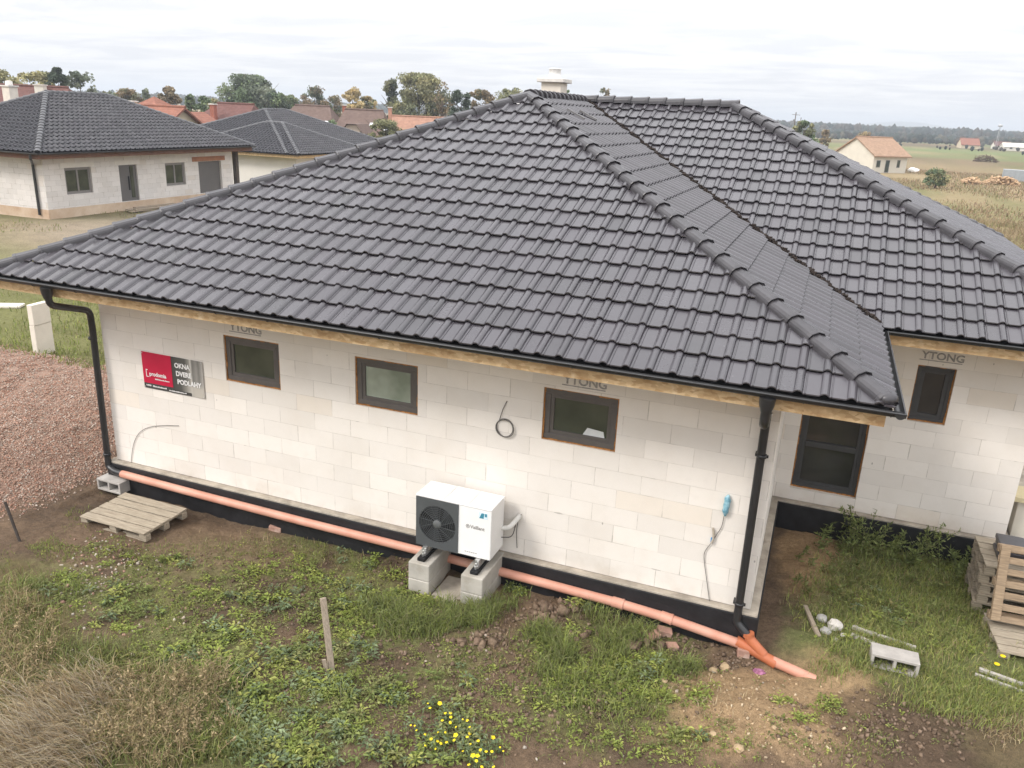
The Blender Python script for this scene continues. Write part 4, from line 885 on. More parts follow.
A = Vector((2.87,1.62,-.28)); p1_.rotation_euler = (R_(72), R_(0), R_(3)); p1_.location = A+Vector((.62, .18, .47))
p2_ = copy_tree(p0); set_lab(p2_, 'grey pallet lying on grass below the leaning brown pallet', 'pallet', G, (3.56,1.40,-.47), (0,0,R_(4)))
stk = [set_lab(copy_tree(p2_), ['lowest pallet of the stack behind the leaning pallet','pallet second from the ground in the stack behind the leaning pallet','middle pallet of the stack behind the leaning pallet','pallet second from the top of the stack behind the leaning pallet','topmost pallet of the stack, under the black tile bundle','pallet third from the top of the stack behind the leaning pallet','pallet fourth from the ground in the stack behind the leaning pallet'][i], 'pallet', G, (3.46+.015*((i*7)%3-1), 2.45, -.47+.1465*i), (0,0,R_(((i*5)%3-1)*1.5))) for i in (0,1,2,3,4)]
for i, o in enumerate(stk): o.location.z = -.47+.146*i
q = MB(); rr = random.Random(8)
bt = thing('tile_bundle', 'bundle of black roof tiles stacked on the pallets beside the house corner', 'roof tiles', (3.42,2.4,.27))
for k in range(3):
    q = MB(); z = .266+k*.075+(.0 if k < 2 else 0)
    for j in range(3): q.box(3.00+j*.345+rr.uniform(-.01,.01), 3.335+j*.345, 2.2+rr.uniform(-.015,.015), 2.62, z, z+.068)
    q.build('tile_layer', m_gutter if False else m_cap, bt, bevel=.012)
# hollow blocks
def hollow(name, loc, rz, label, size=(.53,.25,.2)):
    L, W, H = size; q = MB(); t = .035; cw = (L-3*t)/2
    q.box(-L/2, L/2, -W/2, W/2, H-t, H); q.box(-L/2, L/2, -W/2, W/2, 0, t)
    for k in range(3): x = -L/2+k*(cw+t); q.box(x, x+t, -W/2+.001, W/2-.001, t, H-t)
    q.box(-L/2+t, L/2-t, W/2-.03, W/2-.001, t+.0, H-t)
    o = q.build(name, m_hollow, None, bevel=.006); o.location = loc; o.rotation_euler = (0,0,rz); tag(o, label, 'hollow block', 'hollow concrete blocks'); return o
hollow('hollow_block', (1.715,.215,-.455), R_(1), 'pale hollow concrete block on the grass next to white strips')
hollow('hollow_block', (-10.15,-.19,-.455), R_(-1), 'grey hollow concrete block below the left downpipe', (.5,.245,.2))
# stakes and strips
m_bark0 = M('dark_brown_metal', (.05,.04,.034), .8, .3, 12, .2)
def stick(name, a, b, w, h, m, label, cat):
    q = MB(); q.beam(a, b, w, h); o = q.build(name, m, None, bevel=.004, loc=a); tag(o, label, cat); return o
a = onz(332,673,-.47); dpt = float((a-CC)@FW)
q = MB(); q.beam(a, at(323,598,dpt-.02), .066, .06); b_ = Vector(a)+Vector((-.03,-.04,0)); q.beam(b_, b_+Vector((-.04,-.01,.2)), .02, .05); tag(q.build('wooden_stake', m_stake, None, bevel=.005, loc=tuple(a)), 'grey wooden stake driven into the weedy ground before the heat pump', 'stake')
a = onz(20,542,-.42); q = MB(); q.tube([a, at(5,502,float((a-CC)@FW))], .02, 8); o = q.build('post', m_bark0, None, loc=tuple(a)); tag(o, 'thin dark leaning post at the edge of the red rubble', 'post')
stick('plank', onz(805,606,-.40), onz(819,637,-.40), .055, .04, m_stake, 'short brown plank beside the pale stones', 'plank')
stick('board', onz(852,627,-.40), onz(916,648,-.40), .05, .04, m_strip, 'pale strip on the grass behind the hollow block', 'board')
stick('board', onz(851,635,-.40), onz(912,660,-.40), .06, .05, m_strip, 'thick pale strip running from the stones to the hollow block', 'board')
stick('board', onz(979,669,-.40), onz(1040,691,-.40), .05, .04, m_strip, 'long white strip in the grass below the pallets, nearer the wall', 'board')
stick('board', onz(975,674,-.40), onz(1040,698,-.40), .035, .03, m_strip, 'thin white strip in the grass below the pallets, farther from the wall', 'board')
def stone(name, p, s, m, label, cat='stone', sq=(1,1,.7), seed=1, group=None, z=None):
    bm = bmesh.new(); bmesh.ops.create_icosphere(bm, subdivisions=2, radius=1); rr = random.Random(seed)
    for v in bm.verts: v.co = Vector((v.co.x*sq[0], v.co.y*sq[1], v.co.z*sq[2]))*s*rr.uniform(.78,1.1)
    me = bpy.data.meshes.new(name); bm.to_mesh(me); bm.free(); me.materials.append(m); o = bpy.data.objects.new(name, me); COL.objects.link(o)
    o.location = (p[0], p[1], (hz(p[0], p[1]) if z is None else z)+s*sq[2]*.55); tag(o, label, cat, group); return o
GS = 'stones on the grass by the house corner'
stone('stone', onz(834,628), .105, m_stone, 'largest pale stone beside the plank', sq=(1,.8,.75), seed=1, group=GS)
stone('stone', onz(821,622), .075, m_stone_g, 'grey stone between plank and largest pale stone', seed=2, group=GS)
stone('stone', onz(825,635), .07, m_stone_g, 'grey stone just below the largest pale stone', seed=3, group=GS)
stone('stone', onz(843,637), .04, m_stone, 'small pale stone between the largest stone and the strips', seed=4, group=GS)
stone('stone', onz(836,642), .035, m_stone, 'smallest stone below the largest pale stone', seed=5, group=GS)
stone('stone', onz(855,629), .05, m_stone_g, 'small grey stone at the end of the pale strip', seed=6, group=GS)
m_ost = M('ochre_stone', (.38,.28,.17), .9, .2, 8, .5, 30, .02)
GY = 'ochre stones on the sandy ground'
for i, (px, py, s, lb) in enumerate(((738,753,.055,'ochre stone at the bottom edge of the sandy patch'),(713,737,.045,'pair of pale ochre stones left in the sandy patch'),(664,683,.04,'round ochre stone alone on the green grass'),(714,667,.055,'ochre stone below the pipe at the rim of the sandy patch'),(773,734,.032,'small ochre stone in the middle of the sandy patch'),(726,660,.07,'large ochre stone next to the brick support of the drain'))):
    stone('stone', onz(px,py), s, m_ost, lb, seed=20+i, group=GY)
def brick(p, size, rot, label):
    q = MB(); q.obox((0,0,size[2]/2), size); o = q.build('brick', m_brick, None, bevel=.012); o.location = p; o.rotation_euler = rot; tag(o, label, 'brick', 'broken bricks under the drain pipe'); return o
for (px, py, sz, rt_, lb) in ((664,628,(.19,.12,.09),(.1,.2,.3),'broken brick propping the drain pipe, nearest the wall'),(653,634,(.17,.12,.075),(.2,-.1,1.0),'pale broken brick at the left of the small brick group'),(672,639,(.16,.11,.07),(.1,.15,.6),'reddish broken brick lowest in the small brick group'),(276,524,(.2,.13,.09),(.05,.1,.2),'broken brick under the left half of the drain pipe')):
    p = onz(px, py, -.42); brick((p[0], p[1], hz(p[0],p[1])-.01), sz, rt_, lb)
brick((.0,-.21,hz(0,-.21)-.02), (.15,.13,.12), (0,0,.2), 'lower brick of the support under the orange branch fitting'); brick((.0,-.20,hz(0,-.21)+.10), (.14,.10,max(.03,-.485-(hz(0,-.21)+.10))), (0,0,-.1), 'upper brick of the support under the orange branch fitting')
p = onz(760,665); q = MB(); rr = random.Random(4)
ic = bmesh.new(); bmesh.ops.create_icosphere(ic, subdivisions=3, radius=1)
q.raw([(v.co.x*.075*rr.uniform(.8,1.15), v.co.y*.05*rr.uniform(.8,1.15), max(-.01, v.co.z*.035*rr.uniform(.5,1.3))) for v in ic.verts], [tuple(v.index for v in f.verts) for f in ic.faces]); ic.free()
o = q.build('plastic_scrap', m_pink, None); o.location = (p[0], p[1], hz(p[0],p[1])+.005); tag(o, 'crumpled magenta plastic scrap under the orange branch fitting', 'plastic scrap')
# yellow flowers
FL = [(365,472,2),(320,493,1),(390,517,1),(413,517,1),(376,550,1),(415,535,1),(413,560,1),(490,550,1),(470,545,0),(500,580,1),(437,617,2),(502,610,1),(490,625,1),(357,605,0),(325,635,1),(355,645,1),(395,650,1),(370,655,1),(298,665,0),(345,680,0),(430,640,1),(540,643,1),(608,628,2),(550,685,1),(577,692,1),(603,692,1),(640,673,0),(516,710,2),(536,711,2),(532,735,1),(497,752,1),(610,762,1),(557,762,1),(232,572,0),(250,574,0),(258,595,0),(298,615,1),(505,657,0),(310,472,0),(438,580,0),(390,605,0),(655,690,0),(470,690,0)]
pc = onz(462,740); fp = thing('flower_clump', 'clump of small yellow flowers on thin stems at the bottom centre', 'flowers', (pc[0],pc[1],hz(pc[0],pc[1])))
m_yel = M('yellow_petals', (.75,.56,.012), .6, .12, 30, 0)
st_parts = []; VV = []
m_stem = M('flower_stem', (.14,.19,.07), .8, .2)
for (zx, zy, sz) in FL:
    px, py = 360+zx/4.57, 600+zy/4.57; zt = -.45+rng.uniform(.13,.26); p = Vector(onz(px, py, zt)); r = (.012,.018,.027)[sz]
    q = MB(); tl = Vector((rng.uniform(-.5,.5), rng.uniform(-.5,.1), 1)).normalized(); sx_ = tl.orthogonal().normalized(); sy_ = tl.cross(sx_); n = 10
    vs = [p+tl*.006]; vs += [p+sx_*(r*(1 if k % 2 else .78)*math.cos(2*math.pi*k/n))+sy_*(r*(1 if k % 2 else .78)*math.sin(2*math.pi*k/n)) for k in range(n)]; q.raw(vs, [(0,1+k,1+(k+1)%n) for k in range(n)]); fo_ = q.build('flower', m_yel, fp); stq = MB()
    ft = Vector((p.x+rng.normal(0,.05), p.y+rng.normal(0,.05), 0)); ft.z = hz(ft.x, ft.y)-.01; stq.tube([ft, ft.lerp(p,.55)+Vector((rng.normal(0,.012),rng.normal(0,.012),0)), p], .003, 5); stq.build('stem', m_stem, fo_)
Pf = np.array([onz(360+zx/4.57+rng.normal(0,3), 600+zy/4.57+rng.normal(3,3), -.43)[:2] for zx, zy, s in FL for _ in range(5)]); v, f, t_, c_ = leaves(Pf, 8, .045, .12, .05, G_MID+G_BLU, .3)
v = v-np.array(fp.location); o = npmesh('foliage', v, f, t_, m_leaf, c_, parent=fp); o['kind'] = 'stuff'
for i, (px, py) in enumerate(((1003,656),(997,664))):
    p = Vector(onz(px, py, -.36)); q = MB(); q.tube([(p.x,p.y,hz(p.x,p.y)),(p.x,p.y,p.z)], .003, 5); q2 = MB(); q2.lathe((p.x,p.y,p.z), [(0,.012),(.03,.006),(.034,0),(.01,-.006)], 10)
    r = thing('dandelion', ('yellow dandelion right against the flat grey pallet','yellow dandelion on the grass a step left of the flat grey pallet')[i], 'flower', (p.x,p.y,hz(p.x,p.y)), 'dandelions by the pallets'); q.build('stem', m_stem, r); q2.build('blossom', m_yel, r)
# pale block pillar and slab on the left lawn
a = onz(37,349,-.1); b = onz(54,343,-.1); q = MB()
pl = thing('block_pillar', 'pale pillar of two aerated blocks standing on the lawn left of the house', 'pillar', (a[0],a[1],-.1))
dx = Vector((b[0]-a[0]+.05, b[1]-a[1], 0)); L = dx.length; dx.normalize(); dn = Vector((-dx.y, dx.x, 0))
for k in range(2):
    q = MB(); z0 = -.3 if k == 0 else .455; q.raw([], []); c = Vector((a[0],a[1],0))+dx*(L/2)+dn*.085
    q.obox((c.x+.01*k, c.y, z0+(.75 if k == 0 else .50)/2), (L*.92, .15, .75 if k == 0 else .50), Matrix.Rotation(math.atan2(dx.y, dx.x), 3, 'Z')); q.build('block', M('pale_block', (.68,.63,.54), .92, .06, 3, .3) if k == 0 else bpy.data.materials['pale_block'], pl, bevel=.012)
a = onz(6,304,-.38); q = MB(); q.obox((0,0,.04), (.9,.42,.07), Matrix.Rotation(.5, 3, 'Z')); o = q.build('slab', bpy.data.materials['pale_block'], None, bevel=.01); o.location = (a[0],a[1],hz(a[0],a[1])); tag(o, 'pale flat slab lying on the dirt beyond the block pillar', 'slab')

q = MB(); q.box(3.75, 7.5, 4.3, 11.5, -.9, -.22); o = q.build('terrace', m_concrete, None, bevel=.01); o['kind'] = 'structure'
a = ony(1013,497,3.75); q = MB(); q.box(0, 1.1, 0, .5, 0, .08); o = q.build('insulation_board', M('yellow_insulation', (.62,.54,.34), .9, .08, 6, .2), None, bevel=.006); o.location = (a[0], 3.72, a[2]-.06); tag(o, 'pale yellow insulation board sticking out beyond the right corner of the house', 'insulation board')
q = MB(); q.box(a[0]+.1, a[0]+.9, 3.80, 4.15, -.6, a[2]-.065); tag(q.build('block_stack', bpy.data.materials['pale_block'], None, bevel=.01), 'low stack of pale blocks carrying the yellow insulation board', 'blocks')
# ------------------------------------------------------------------ neighbouring houses
m_nframe = M('grey_window_frame', (.20,.185,.175), .55, .08, 5, 0); m_ndoor = M('grey_door_leaf', (.115,.108,.105), .5, .05, 3, 0); m_npane = pane_mat('far_dark_glass', (.02,.03,.022), .08, .6, (.05,.06,.04))
m_nboard = M('dark_brown_eaves', (.13,.065,.042), .8, .2, 5, 0); m_xps = M('orange_plinth_insulation', (.52,.36,.24), .9, .15, 1.2, .2, col2=(.62,.50,.38)); m_lintel = M('brick_lintel', (.34,.16,.09), .9, .2, 3, .2)
def hip_roof(parent, x0, x1, y0, y1, ze, t, tm, cm, w=.30, e=.36, seed=1, faces='FRBL', caps=True, under=True):
    """hip roof over the eaves rectangle; F faces -y, R +x, B +y, L -x"""
    h = min(x1-x0, y1-y0)/2; S = h*math.sqrt(1+t*t); zr = ze+t*h; xm, ym_ = (x0+x1)/2, (y0+y1)/2
    if (x1-x0) >= (y1-y0): P, Q = (x0+h, ym_), (x1-h, ym_)
    else: P, Q = (xm, y0+h), (xm, y1-h)
    r = MB(); d = -.05; A, B, C_, D2 = (x0,y0,ze+d), (x1,y0,ze+d), (x1,y1,ze+d), (x0,y1,ze+d); p, q_ = (*P, zr+d), (*Q, zr+d)
    if (x1-x0) >= (y1-y0): fs = [(A,B,q_,p),(B,C_,q_),(C_,D2,p,q_),(D2,A,p)]
    else: fs = [(A,B,p),(B,C_,q_,p),(C_,D2,q_),(D2,A,p,q_)]
    for f in fs: r.face(f)
    ro = r.build('roof', m_cap, parent)
    xl = (x1-x0) >= (y1-y0)
    kw = dict(w=w, e=e, prof=PROF_LO, lo=True)
    if 'F' in faces: tile_face('roof_tiles', (0,y0,ze), (1,0,0), (0,1,t), [(x0,0),(x1,0),(Q[0],S),(P[0],S)] if xl and Q[0]-P[0] > .02 else [(x0,0),(x1,0),(P[0],S)], tm, ro, seed=seed, **kw)
    if 'B' in faces: tile_face('roof_tiles', (0,y1,ze), (-1,0,0), (0,-1,t), [(-x1,0),(-x0,0),(-P[0],S),(-Q[0],S)] if xl and Q[0]-P[0] > .02 else [(-x1,0),(-x0,0),(-Q[0],S)], tm, ro, seed=seed+1, **kw)
    if 'R' in faces: tile_face('roof_tiles', (x1,0,ze), (0,1,0), (-1,0,t), [(y0,0),(y1,0),(Q[1],S)] if xl else [(y0,0),(y1,0),(Q[1],S),(P[1],S)], tm, ro, seed=seed+2, **kw)
    if 'L' in faces: tile_face('roof_tiles', (x0,0,ze), (0,-1,0), (1,0,t), [(-y1,0),(-y0,0),(-P[1],S)] if xl else [(-y1,0),(-y0,0),(-P[1],S),(-Q[1],S)], tm, ro, seed=seed+3, **kw)
    if caps:
        c = MB(); up = Vector((0,0,.05))
        for a, b in (((x0,y0,ze), (*P,zr)), ((x1,y0,ze), (*P,zr) if not xl else (*Q,zr)), ((x1,y1,ze), (*Q,zr)), ((x0,y1,ze), (*Q,zr) if not xl else (*P,zr))): cap_line(c, Vector(a)+up, Vector(b)+up, r=.13)
        if (Vector(P)-Vector(Q)).length > .2: cap_line(c, Vector((*P,zr))+up, Vector((*Q,zr))+up, r=.13)
        c.build('ridge_tiles', cm, ro)
    return ro
nh = thing('grey_roofed_house', 'unplastered block bungalow with grey hip roof, two windows and garage door at the left edge', 'house', (-39,25,0))
nx0, nx1, ny0, ny1 = -43.4, -34.3, 19.2, 32.35; NB = .42
q = MB()
wall_seg(q, (nx1,ny0), (nx1,ny1), NB, 3.0, [(1.15,2.70,1.04,2.29),(4.43,5.64,.44,2.28),(7.64,9.15,1.03,2.26),(10.23,12.17,.44,2.24)]); wall_seg(q, (nx0,ny0), (nx1,ny0), NB, 3.0); wall_seg(q, (nx1,ny1), (nx0,ny1), NB, 3.0); wall_seg(q, (nx0,ny1), (nx0,ny0), NB, 3.0)
q.build('wall', m_nwall, nh)
q = MB(); q.box(nx0-.02, nx1+.02, ny0-.02, ny1+.02, -.7, NB-.003); q.build('plinth', m_xps, nh)
for (u, z, w, h) in ((1.15,1.04,1.55,1.25),(7.64,1.03,1.51,1.23)): window(nh, (nx1,ny0+u,z), (0,1,0), w, h, m_nframe, m_npane, depth=.08, fw=.09, sash=.05, bars=(w/2,), foam=False)
q = MB(); q.box(nx1-.14, nx1-.08, ny0+4.43, ny0+5.64, .44, 2.28); dd = q.build('door', m_ndoor, nh)
q = MB(); q.box(nx1-.079, nx1-.06, ny0+5.2, ny0+5.42, .6, 2.2); q.build('door_glazing', m_npane, dd); q = MB(); q.box(nx1-.078, nx1-.03, ny0+5.05, ny0+5.11, 1.0, 1.7); q.build('handle', m_rubber, dd)
q = MB(); q.box(nx1-.2, nx1-.15, ny0+10.23, ny0+12.17, .44, 2.24); 
for k in range(1, 4): q.box(nx1-.15, nx1-.142, ny0+10.23, ny0+12.17, .44+.45*k-.012, .44+.45*k+.012)
q.build('garage_door', m_ndoor, nh)
q = MB(); q.box(nx1-.02, nx1+.025, ny0+9.75, ny0+12.5, 2.26, 2.52); q.build('lintel', m_lintel, nh)
for (u, w) in ((.95,1.95),(4.2,1.65),(7.4,2.0)): q = MB(); q.box(nx1-.02, nx1+.012, ny0+u, ny0+u+w, 2.31, 2.53); q.build('lintel', M('pale_lintel', (.66,.63,.58), .9, .06, 3) if u < 1 else bpy.data.materials['pale_lintel'], nh)
ex0, ex1, ey0, ey1 = -44.6, -33.4, 18.3, 33.4
q = MB(); q.box(ex0+.1, ex1-.1, ey0+.1, ey1-.1, 2.80, 3.06); q.build('eaves_board', m_nboard, nh)
nr = hip_roof(nh, ex0, ex1, ey0, ey1, 3.1, .46, m_tile2, m_cap2, seed=40)
for a, b, o_ in (((ex1+.05,ey0-.08,3.06),(ex1+.05,ey1+.08,3.06),(1,0,0)), ((ex0,ey0-.05,3.06),(ex1+.08,ey0-.05,3.06),(0,-1,0))):
    q = MB(); gutter(q, a, b, o_); q.build('gutter', m_gutter, nh)
q = MB(); q.tube(bend([(ex1-.45,ey0-.03,3.0),(ex1-.45,ey0-.03,2.8),(nx1-.62+.1,ny0-.08,2.5),(nx1-.52,ny0-.08,.15)]), .06, 8); q.build('downpipe', m_gutter, nh)
q = MB(); q.beam((nx1-.1,ey1-.6,.2), (nx1-.1,ey1-.6,2.8), .25, .25); q.build('post', M('dark_timber', (.07,.055,.045), .8, .2), nh)
a = at(11.5,101,47.0); q = MB(); q.box(a[0]-.28, a[0]+.28, a[1]-.28, a[1]+.28, a[2]-.9, a[2]+.78); c_ = q.build('chimney', bpy.data.materials['chimney_render'], nr); q = MB(); q.box(a[0]-.34, a[0]+.34, a[1]-.34, a[1]+.34, a[2]+.782, a[2]+.86); q.lathe((a[0],a[1],a[2]+.86), [(.2,0),(.19,.22),(.05,.26)], 12); q.build('chimney_cap', bpy.data.materials['chimney_slab'], c_)
q = MB(); rr = random.Random(6)
for k in range(7): q.obox((0+rr.uniform(-.2,.2), rr.uniform(-1,1), .04+.06*(k//2)), (.22, rr.uniform(2,3), .05), Matrix.Rotation(rr.uniform(-.12,.12), 3, 'Z'))
o = q.build('plank_pile', m_stake, None); p = (nx1+.9, ny0+5.3); o.location = (p[0], p[1], hz(*p)); tag(o, 'low pile of grey planks in front of the door of the grey-roofed house', 'planks')
# second grey house
h2 = thing('grey_roofed_house', 'pale house with grey L-shaped hip roof between the neighbour and the big roof', 'house', (-41,46,-.8))
E2 = at(299,155,56); ex, ey, ez = E2
q = MB(); wall_seg(q, (ex-13,ey+.9), (ex-.9,ey+.9), -1.2, ez-.2); wall_seg(q, (ex-.9,ey+.9), (ex-.9,ey+8.7), -1.2, ez-.2); wall_seg(q, (ex-1.9,ey+8.7), (ex-1.9,ey+15.6), -1.2, ez-.2); wall_seg(q, (ex-1.9,ey+15.6), (ex-13,ey+15.6), -1.2, ez-.2); wall_seg(q, (ex-13,ey+15.6), (ex-13,ey+.9), -1.2, ez-.2)
q.build('wall', M('cream_plaster', (.68,.645,.60), .92, .05, 1, .2), h2)
q = MB(); q.box(ex-13.5, ex-.15, ey+.15, ey+9.4, ez-.26, ez-.04); q.build('eaves_board', m_osb, h2)
hip_roof(h2, ex-11, ex, ey, ey+9.6, ez, .40, m_tile2, m_cap2, seed=50, faces='FRB'); hip_roof(h2, ex-15.0, ex-1.0, ey+.03, ey+16.8, ez, .40, m_tile2, m_cap2, seed=60)

m_rtile = {}
def roof_mat(name, col):
    t = NT(name); P = t.obj(); s = t.n('ShaderNodeSeparateXYZ'); t.l(P, s.inputs[0])
    n = t.noise(P, 2.5, 6, .7); c = t.mix(t.ramp(n, .3, .7), tuple(x*.72 for x in col), tuple(min(1,x*1.25) for x in col)); c = t.mix(t.math('MULTIPLY', t.ramp(t.noise(P, 9, 4), .5, .7), .3), c, tuple(x*.55 for x in col))
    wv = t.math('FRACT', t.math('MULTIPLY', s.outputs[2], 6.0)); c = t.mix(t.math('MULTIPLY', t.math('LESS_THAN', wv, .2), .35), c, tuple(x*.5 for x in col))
    t.l(c, t.b.inputs['Base Color']); t.b.inputs['Roughness'].default_value = .85; t.b.inputs['Specular IOR Level'].default_value = .2; t.bump(t.noise(P, 14, 3), .4, .05); return t.m
m_red_r, m_brn_r, m_mar_r, m_sal_r, m_ter_r = roof_mat('orange_red_tiles', (.26,.115,.08)), roof_mat('brown_tiles', (.145,.10,.083)), roof_mat('dark_red_tiles', (.14,.068,.058)), roof_mat('salmon_tiles', (.33,.185,.13)), roof_mat('terracotta_tiles', (.33,.215,.145))
m_plast = M('warm_plaster', (.56,.47,.33), .92, .06, 1, .2); m_plg = M('grey_plaster', (.42,.36,.31), .92, .08, 1, .2); m_plw = M('white_plaster', (.66,.63,.56), .92, .06, 1, .2); m_brk = M('chimney_brick', (.30,.11,.075), .9, .2, 4, .3)
def gable(name, label, c, yaw, L, W, zb, ze, zr, rm, wm, hipped=(0,0), ov=.5, wins=(), chim=(), sky=(), doors=(), group=None):
    """house with its ridge along local x; hipped = length of the hip at the -x and +x end (0 = plain gable)"""
    root = thing(name, label, 'house', (c[0], c[1], zb), group); root.rotation_euler = (0,0,0); Rz = Matrix.Rotation(yaw, 3, 'Z')
    def G(x, y, z): v = Rz @ Vector((x, y, 0)); return (c[0]+v.x, c[1]+v.y, z)
    q = MB(); hl, hw = L/2, W/2; th = .0
    q.face([G(-hl,-hw,zb),G(hl,-hw,zb),G(hl,-hw,ze),G(-hl,-hw,ze)]); q.face([G(hl,hw,zb),G(-hl,hw,zb),G(-hl,hw,ze),G(hl,hw,ze)])
    t = (zr-ze)/hw
    for sg, hp_ in ((-1,hipped[0]),(1,hipped[1])):
        pts = [G(sg*hl,-hw*sg,zb),G(sg*hl,hw*sg,zb),G(sg*hl,hw*sg,ze)]+([G(sg*hl,0,zr-.02)] if not hp_ else [])+[G(sg*hl,-hw*sg,ze)]; q.face(pts)
    q.build('wall', wm, root)
    r = MB(); e = hw+ov; zl = ze-t*ov; thk = .16; a0 = -hl-(ov*.7 if not hipped[0] else ov); a1 = hl+(ov*.7 if not hipped[1] else ov); r0 = a0+hipped[0]; r1 = a1-hipped[1]
    for dz_ in (.08, -.08):
        P = lambda x, y, z: G(x, y, z+dz_)
        r.face([P(a0,-e,zl),P(a1,-e,zl),P(r1,0,zr),P(r0,0,zr)]); r.face([P(a1,e,zl),P(a0,e,zl),P(r0,0,zr),P(r1,0,zr)])
        if hipped[0]: r.face([P(a0,e,zl),P(a0,-e,zl),P(r0,0,zr)])
        if hipped[1]: r.face([P(a1,-e,zl),P(a1,e,zl),P(r1,0,zr)])
    def rim(A, B): r.face([(A[0],A[1],A[2]-.08),(B[0],B[1],B[2]-.08),(B[0],B[1],B[2]+.08),(A[0],A[1],A[2]+.08)])
    rim(G(a0,-e,zl),G(a1,-e,zl)); rim(G(a1,e,zl),G(a0,e,zl))
    for a, hp_, sg in ((a0,hipped[0],-1),(a1,hipped[1],1)):
        if hp_: rim(G(a,-e,zl),G(a,e,zl))
        else: rim(G(a,-e,zl),G(a,0,zr)); rim(G(a,0,zr),G(a,e,zl))
    ro = r.build('roof', rm, root)
    cm = MB(); cm.tube([G(r0,0,zr+.1), G(r1,0,zr+.1)], .12, 6, smooth=False); cm.build('ridge_tiles', rm, ro)
    for (x, y, w, h, m_) in chim:
        zt = zr-abs(y)*t; k = MB(); cc = G(x, y, zt+h/2-.5); k.obox(cc, (w, w, h+1), Rz); kk = k.build('chimney', m_, ro); k = MB(); k.obox((cc[0],cc[1],zt+h+.04), (w+.16, w+.16, .1), Rz); k.build('chimney_cap', bpy.data.materials['chimney_slab'], kk)
    for (x, y, w, h) in sky:
        k = MB(); zz = zr-abs(y)*t+.13; yy = y; d = (1 if y < 0 else -1); k.face([G(x,yy-d*h/2,zz-t*h/2),G(x+w,yy-d*h/2,zz-t*h/2),G(x+w,yy+d*h/2,zz+t*h/2),G(x,yy+d*h/2,zz+t*h/2)]); k.face([G(x-.05,yy-d*(h/2+.05),zz-t*h/2-.03),G(x+w+.05,yy-d*(h/2+.05),zz-t*h/2-.03),G(x+w+.05,yy+d*(h/2+.05),zz+t*h/2-.0),G(x-.05,yy+d*(h/2+.05),zz+t*h/2-.0)]); k.build('skylight', M('skylight', (.72,.74,.76), .2, .03) if 'skylight' not in bpy.data.materials else bpy.data.materials['skylight'], ro)
    for (side, u, z, w, h) in wins:    # side: 'F' wall at -y, 'R' gable at +x, 'L' gable at -x
        k = MB(); d = .04
        for (mm, g_, dd_) in ((m_nframe, 0, .03), (m_npane, .08, .045)):
            k = MB()
            if side == 'F': k.obox(G(u+w/2, -hw, zb+z+h/2), (w-2*g_, dd_*2, h-2*g_), Rz)
            else:
                s = 1 if side == 'R' else -1; k.obox(G(s*hl, u+w/2, zb+z+h/2), (dd_*2, w-2*g_, h-2*g_), Rz)
            if g_ == 0: fo = k.build('window', mm, root)
            else: k.build('pane', mm, fo)
    return root
# dark red roof behind the first neighbour
p = at(30,88,72); gable('red_roofed_house', 'house with long dark red roof behind the grey-roofed bungalow at the left edge', (p[0]-2.6,p[1]+.5), R_(25), 11, 8, -.4, 3.2, 6.05, m_mar_r, m_plw, hipped=(0,1.2), chim=((2.7,-.8,.75,.75,m_plw),), wins=(('F',-3,.9,1.3,1.2),('F',0,.9,1.3,1.2)))
# orange red house
p = at(181,105,66)
oh = gable('orange_roofed_house', 'cream house with bright orange-red gabled roof between the grey roofs', (p[0]-3.2,p[1]), 0.0, 6.4, 7.2, -.6, 2.6, 4.9, m_red_r, m_plast, ov=.6, wins=(('R',-2.2,1.2,1.0,1.3),('R',.6,1.2,1.0,1.3)), chim=((-1.0,-.9,.5,.9,m_plast),))
q = MB(); c = at(154,96,70); H = 4.6
for z0_ in (0,): 
    A, B, C2, D3 = (c[0]-H,c[1]-H,2.6),(c[0]+H,c[1]-H,2.6),(c[0]+H,c[1]+H,2.6),(c[0]-H,c[1]+H,2.6); T4 = (c[0],c[1],5.72)
    for f in ((A,B,T4),(B,C2,T4),(C2,D3,T4),(D3,A,T4)): q.face(f)
q.build('roof', m_red_r, oh); q = MB(); q.box(c[0]-H+.6, c[0]+H-.6, c[1]-H+.6, c[1]+H-.6, -.6, 2.62); q.build('wall', m_plast, oh)
q = MB(); p2 = at(195,110,70); q.face([(p2[0]-2.5,p2[1]+4,4.55),(p2[0]-2.5,p2[1]+0,4.55),(p2[0]+.6,p2[1]+0,3.0),(p2[0]+.6,p2[1]+4,3.0)]); q.build('roof', m_red_r, oh)
# brown red house with brick chimney
p = at(252,104,84); gable('brown_roofed_house', 'house with dark red-brown half-hipped roof and tall brick chimney behind the second grey roof', (p[0]-3.0,p[1]+.3), R_(4), 6.2, 6.6, -.6, 2.9, 5.25, m_mar_r, m_plg, hipped=(2.2,.9), ov=.7, chim=((-.3,-2.5,.5,1.7,m_brk),), wins=(('R',-1.4,2.0,1.0,1.1),('R',.5,2.0,1.0,1.1)))
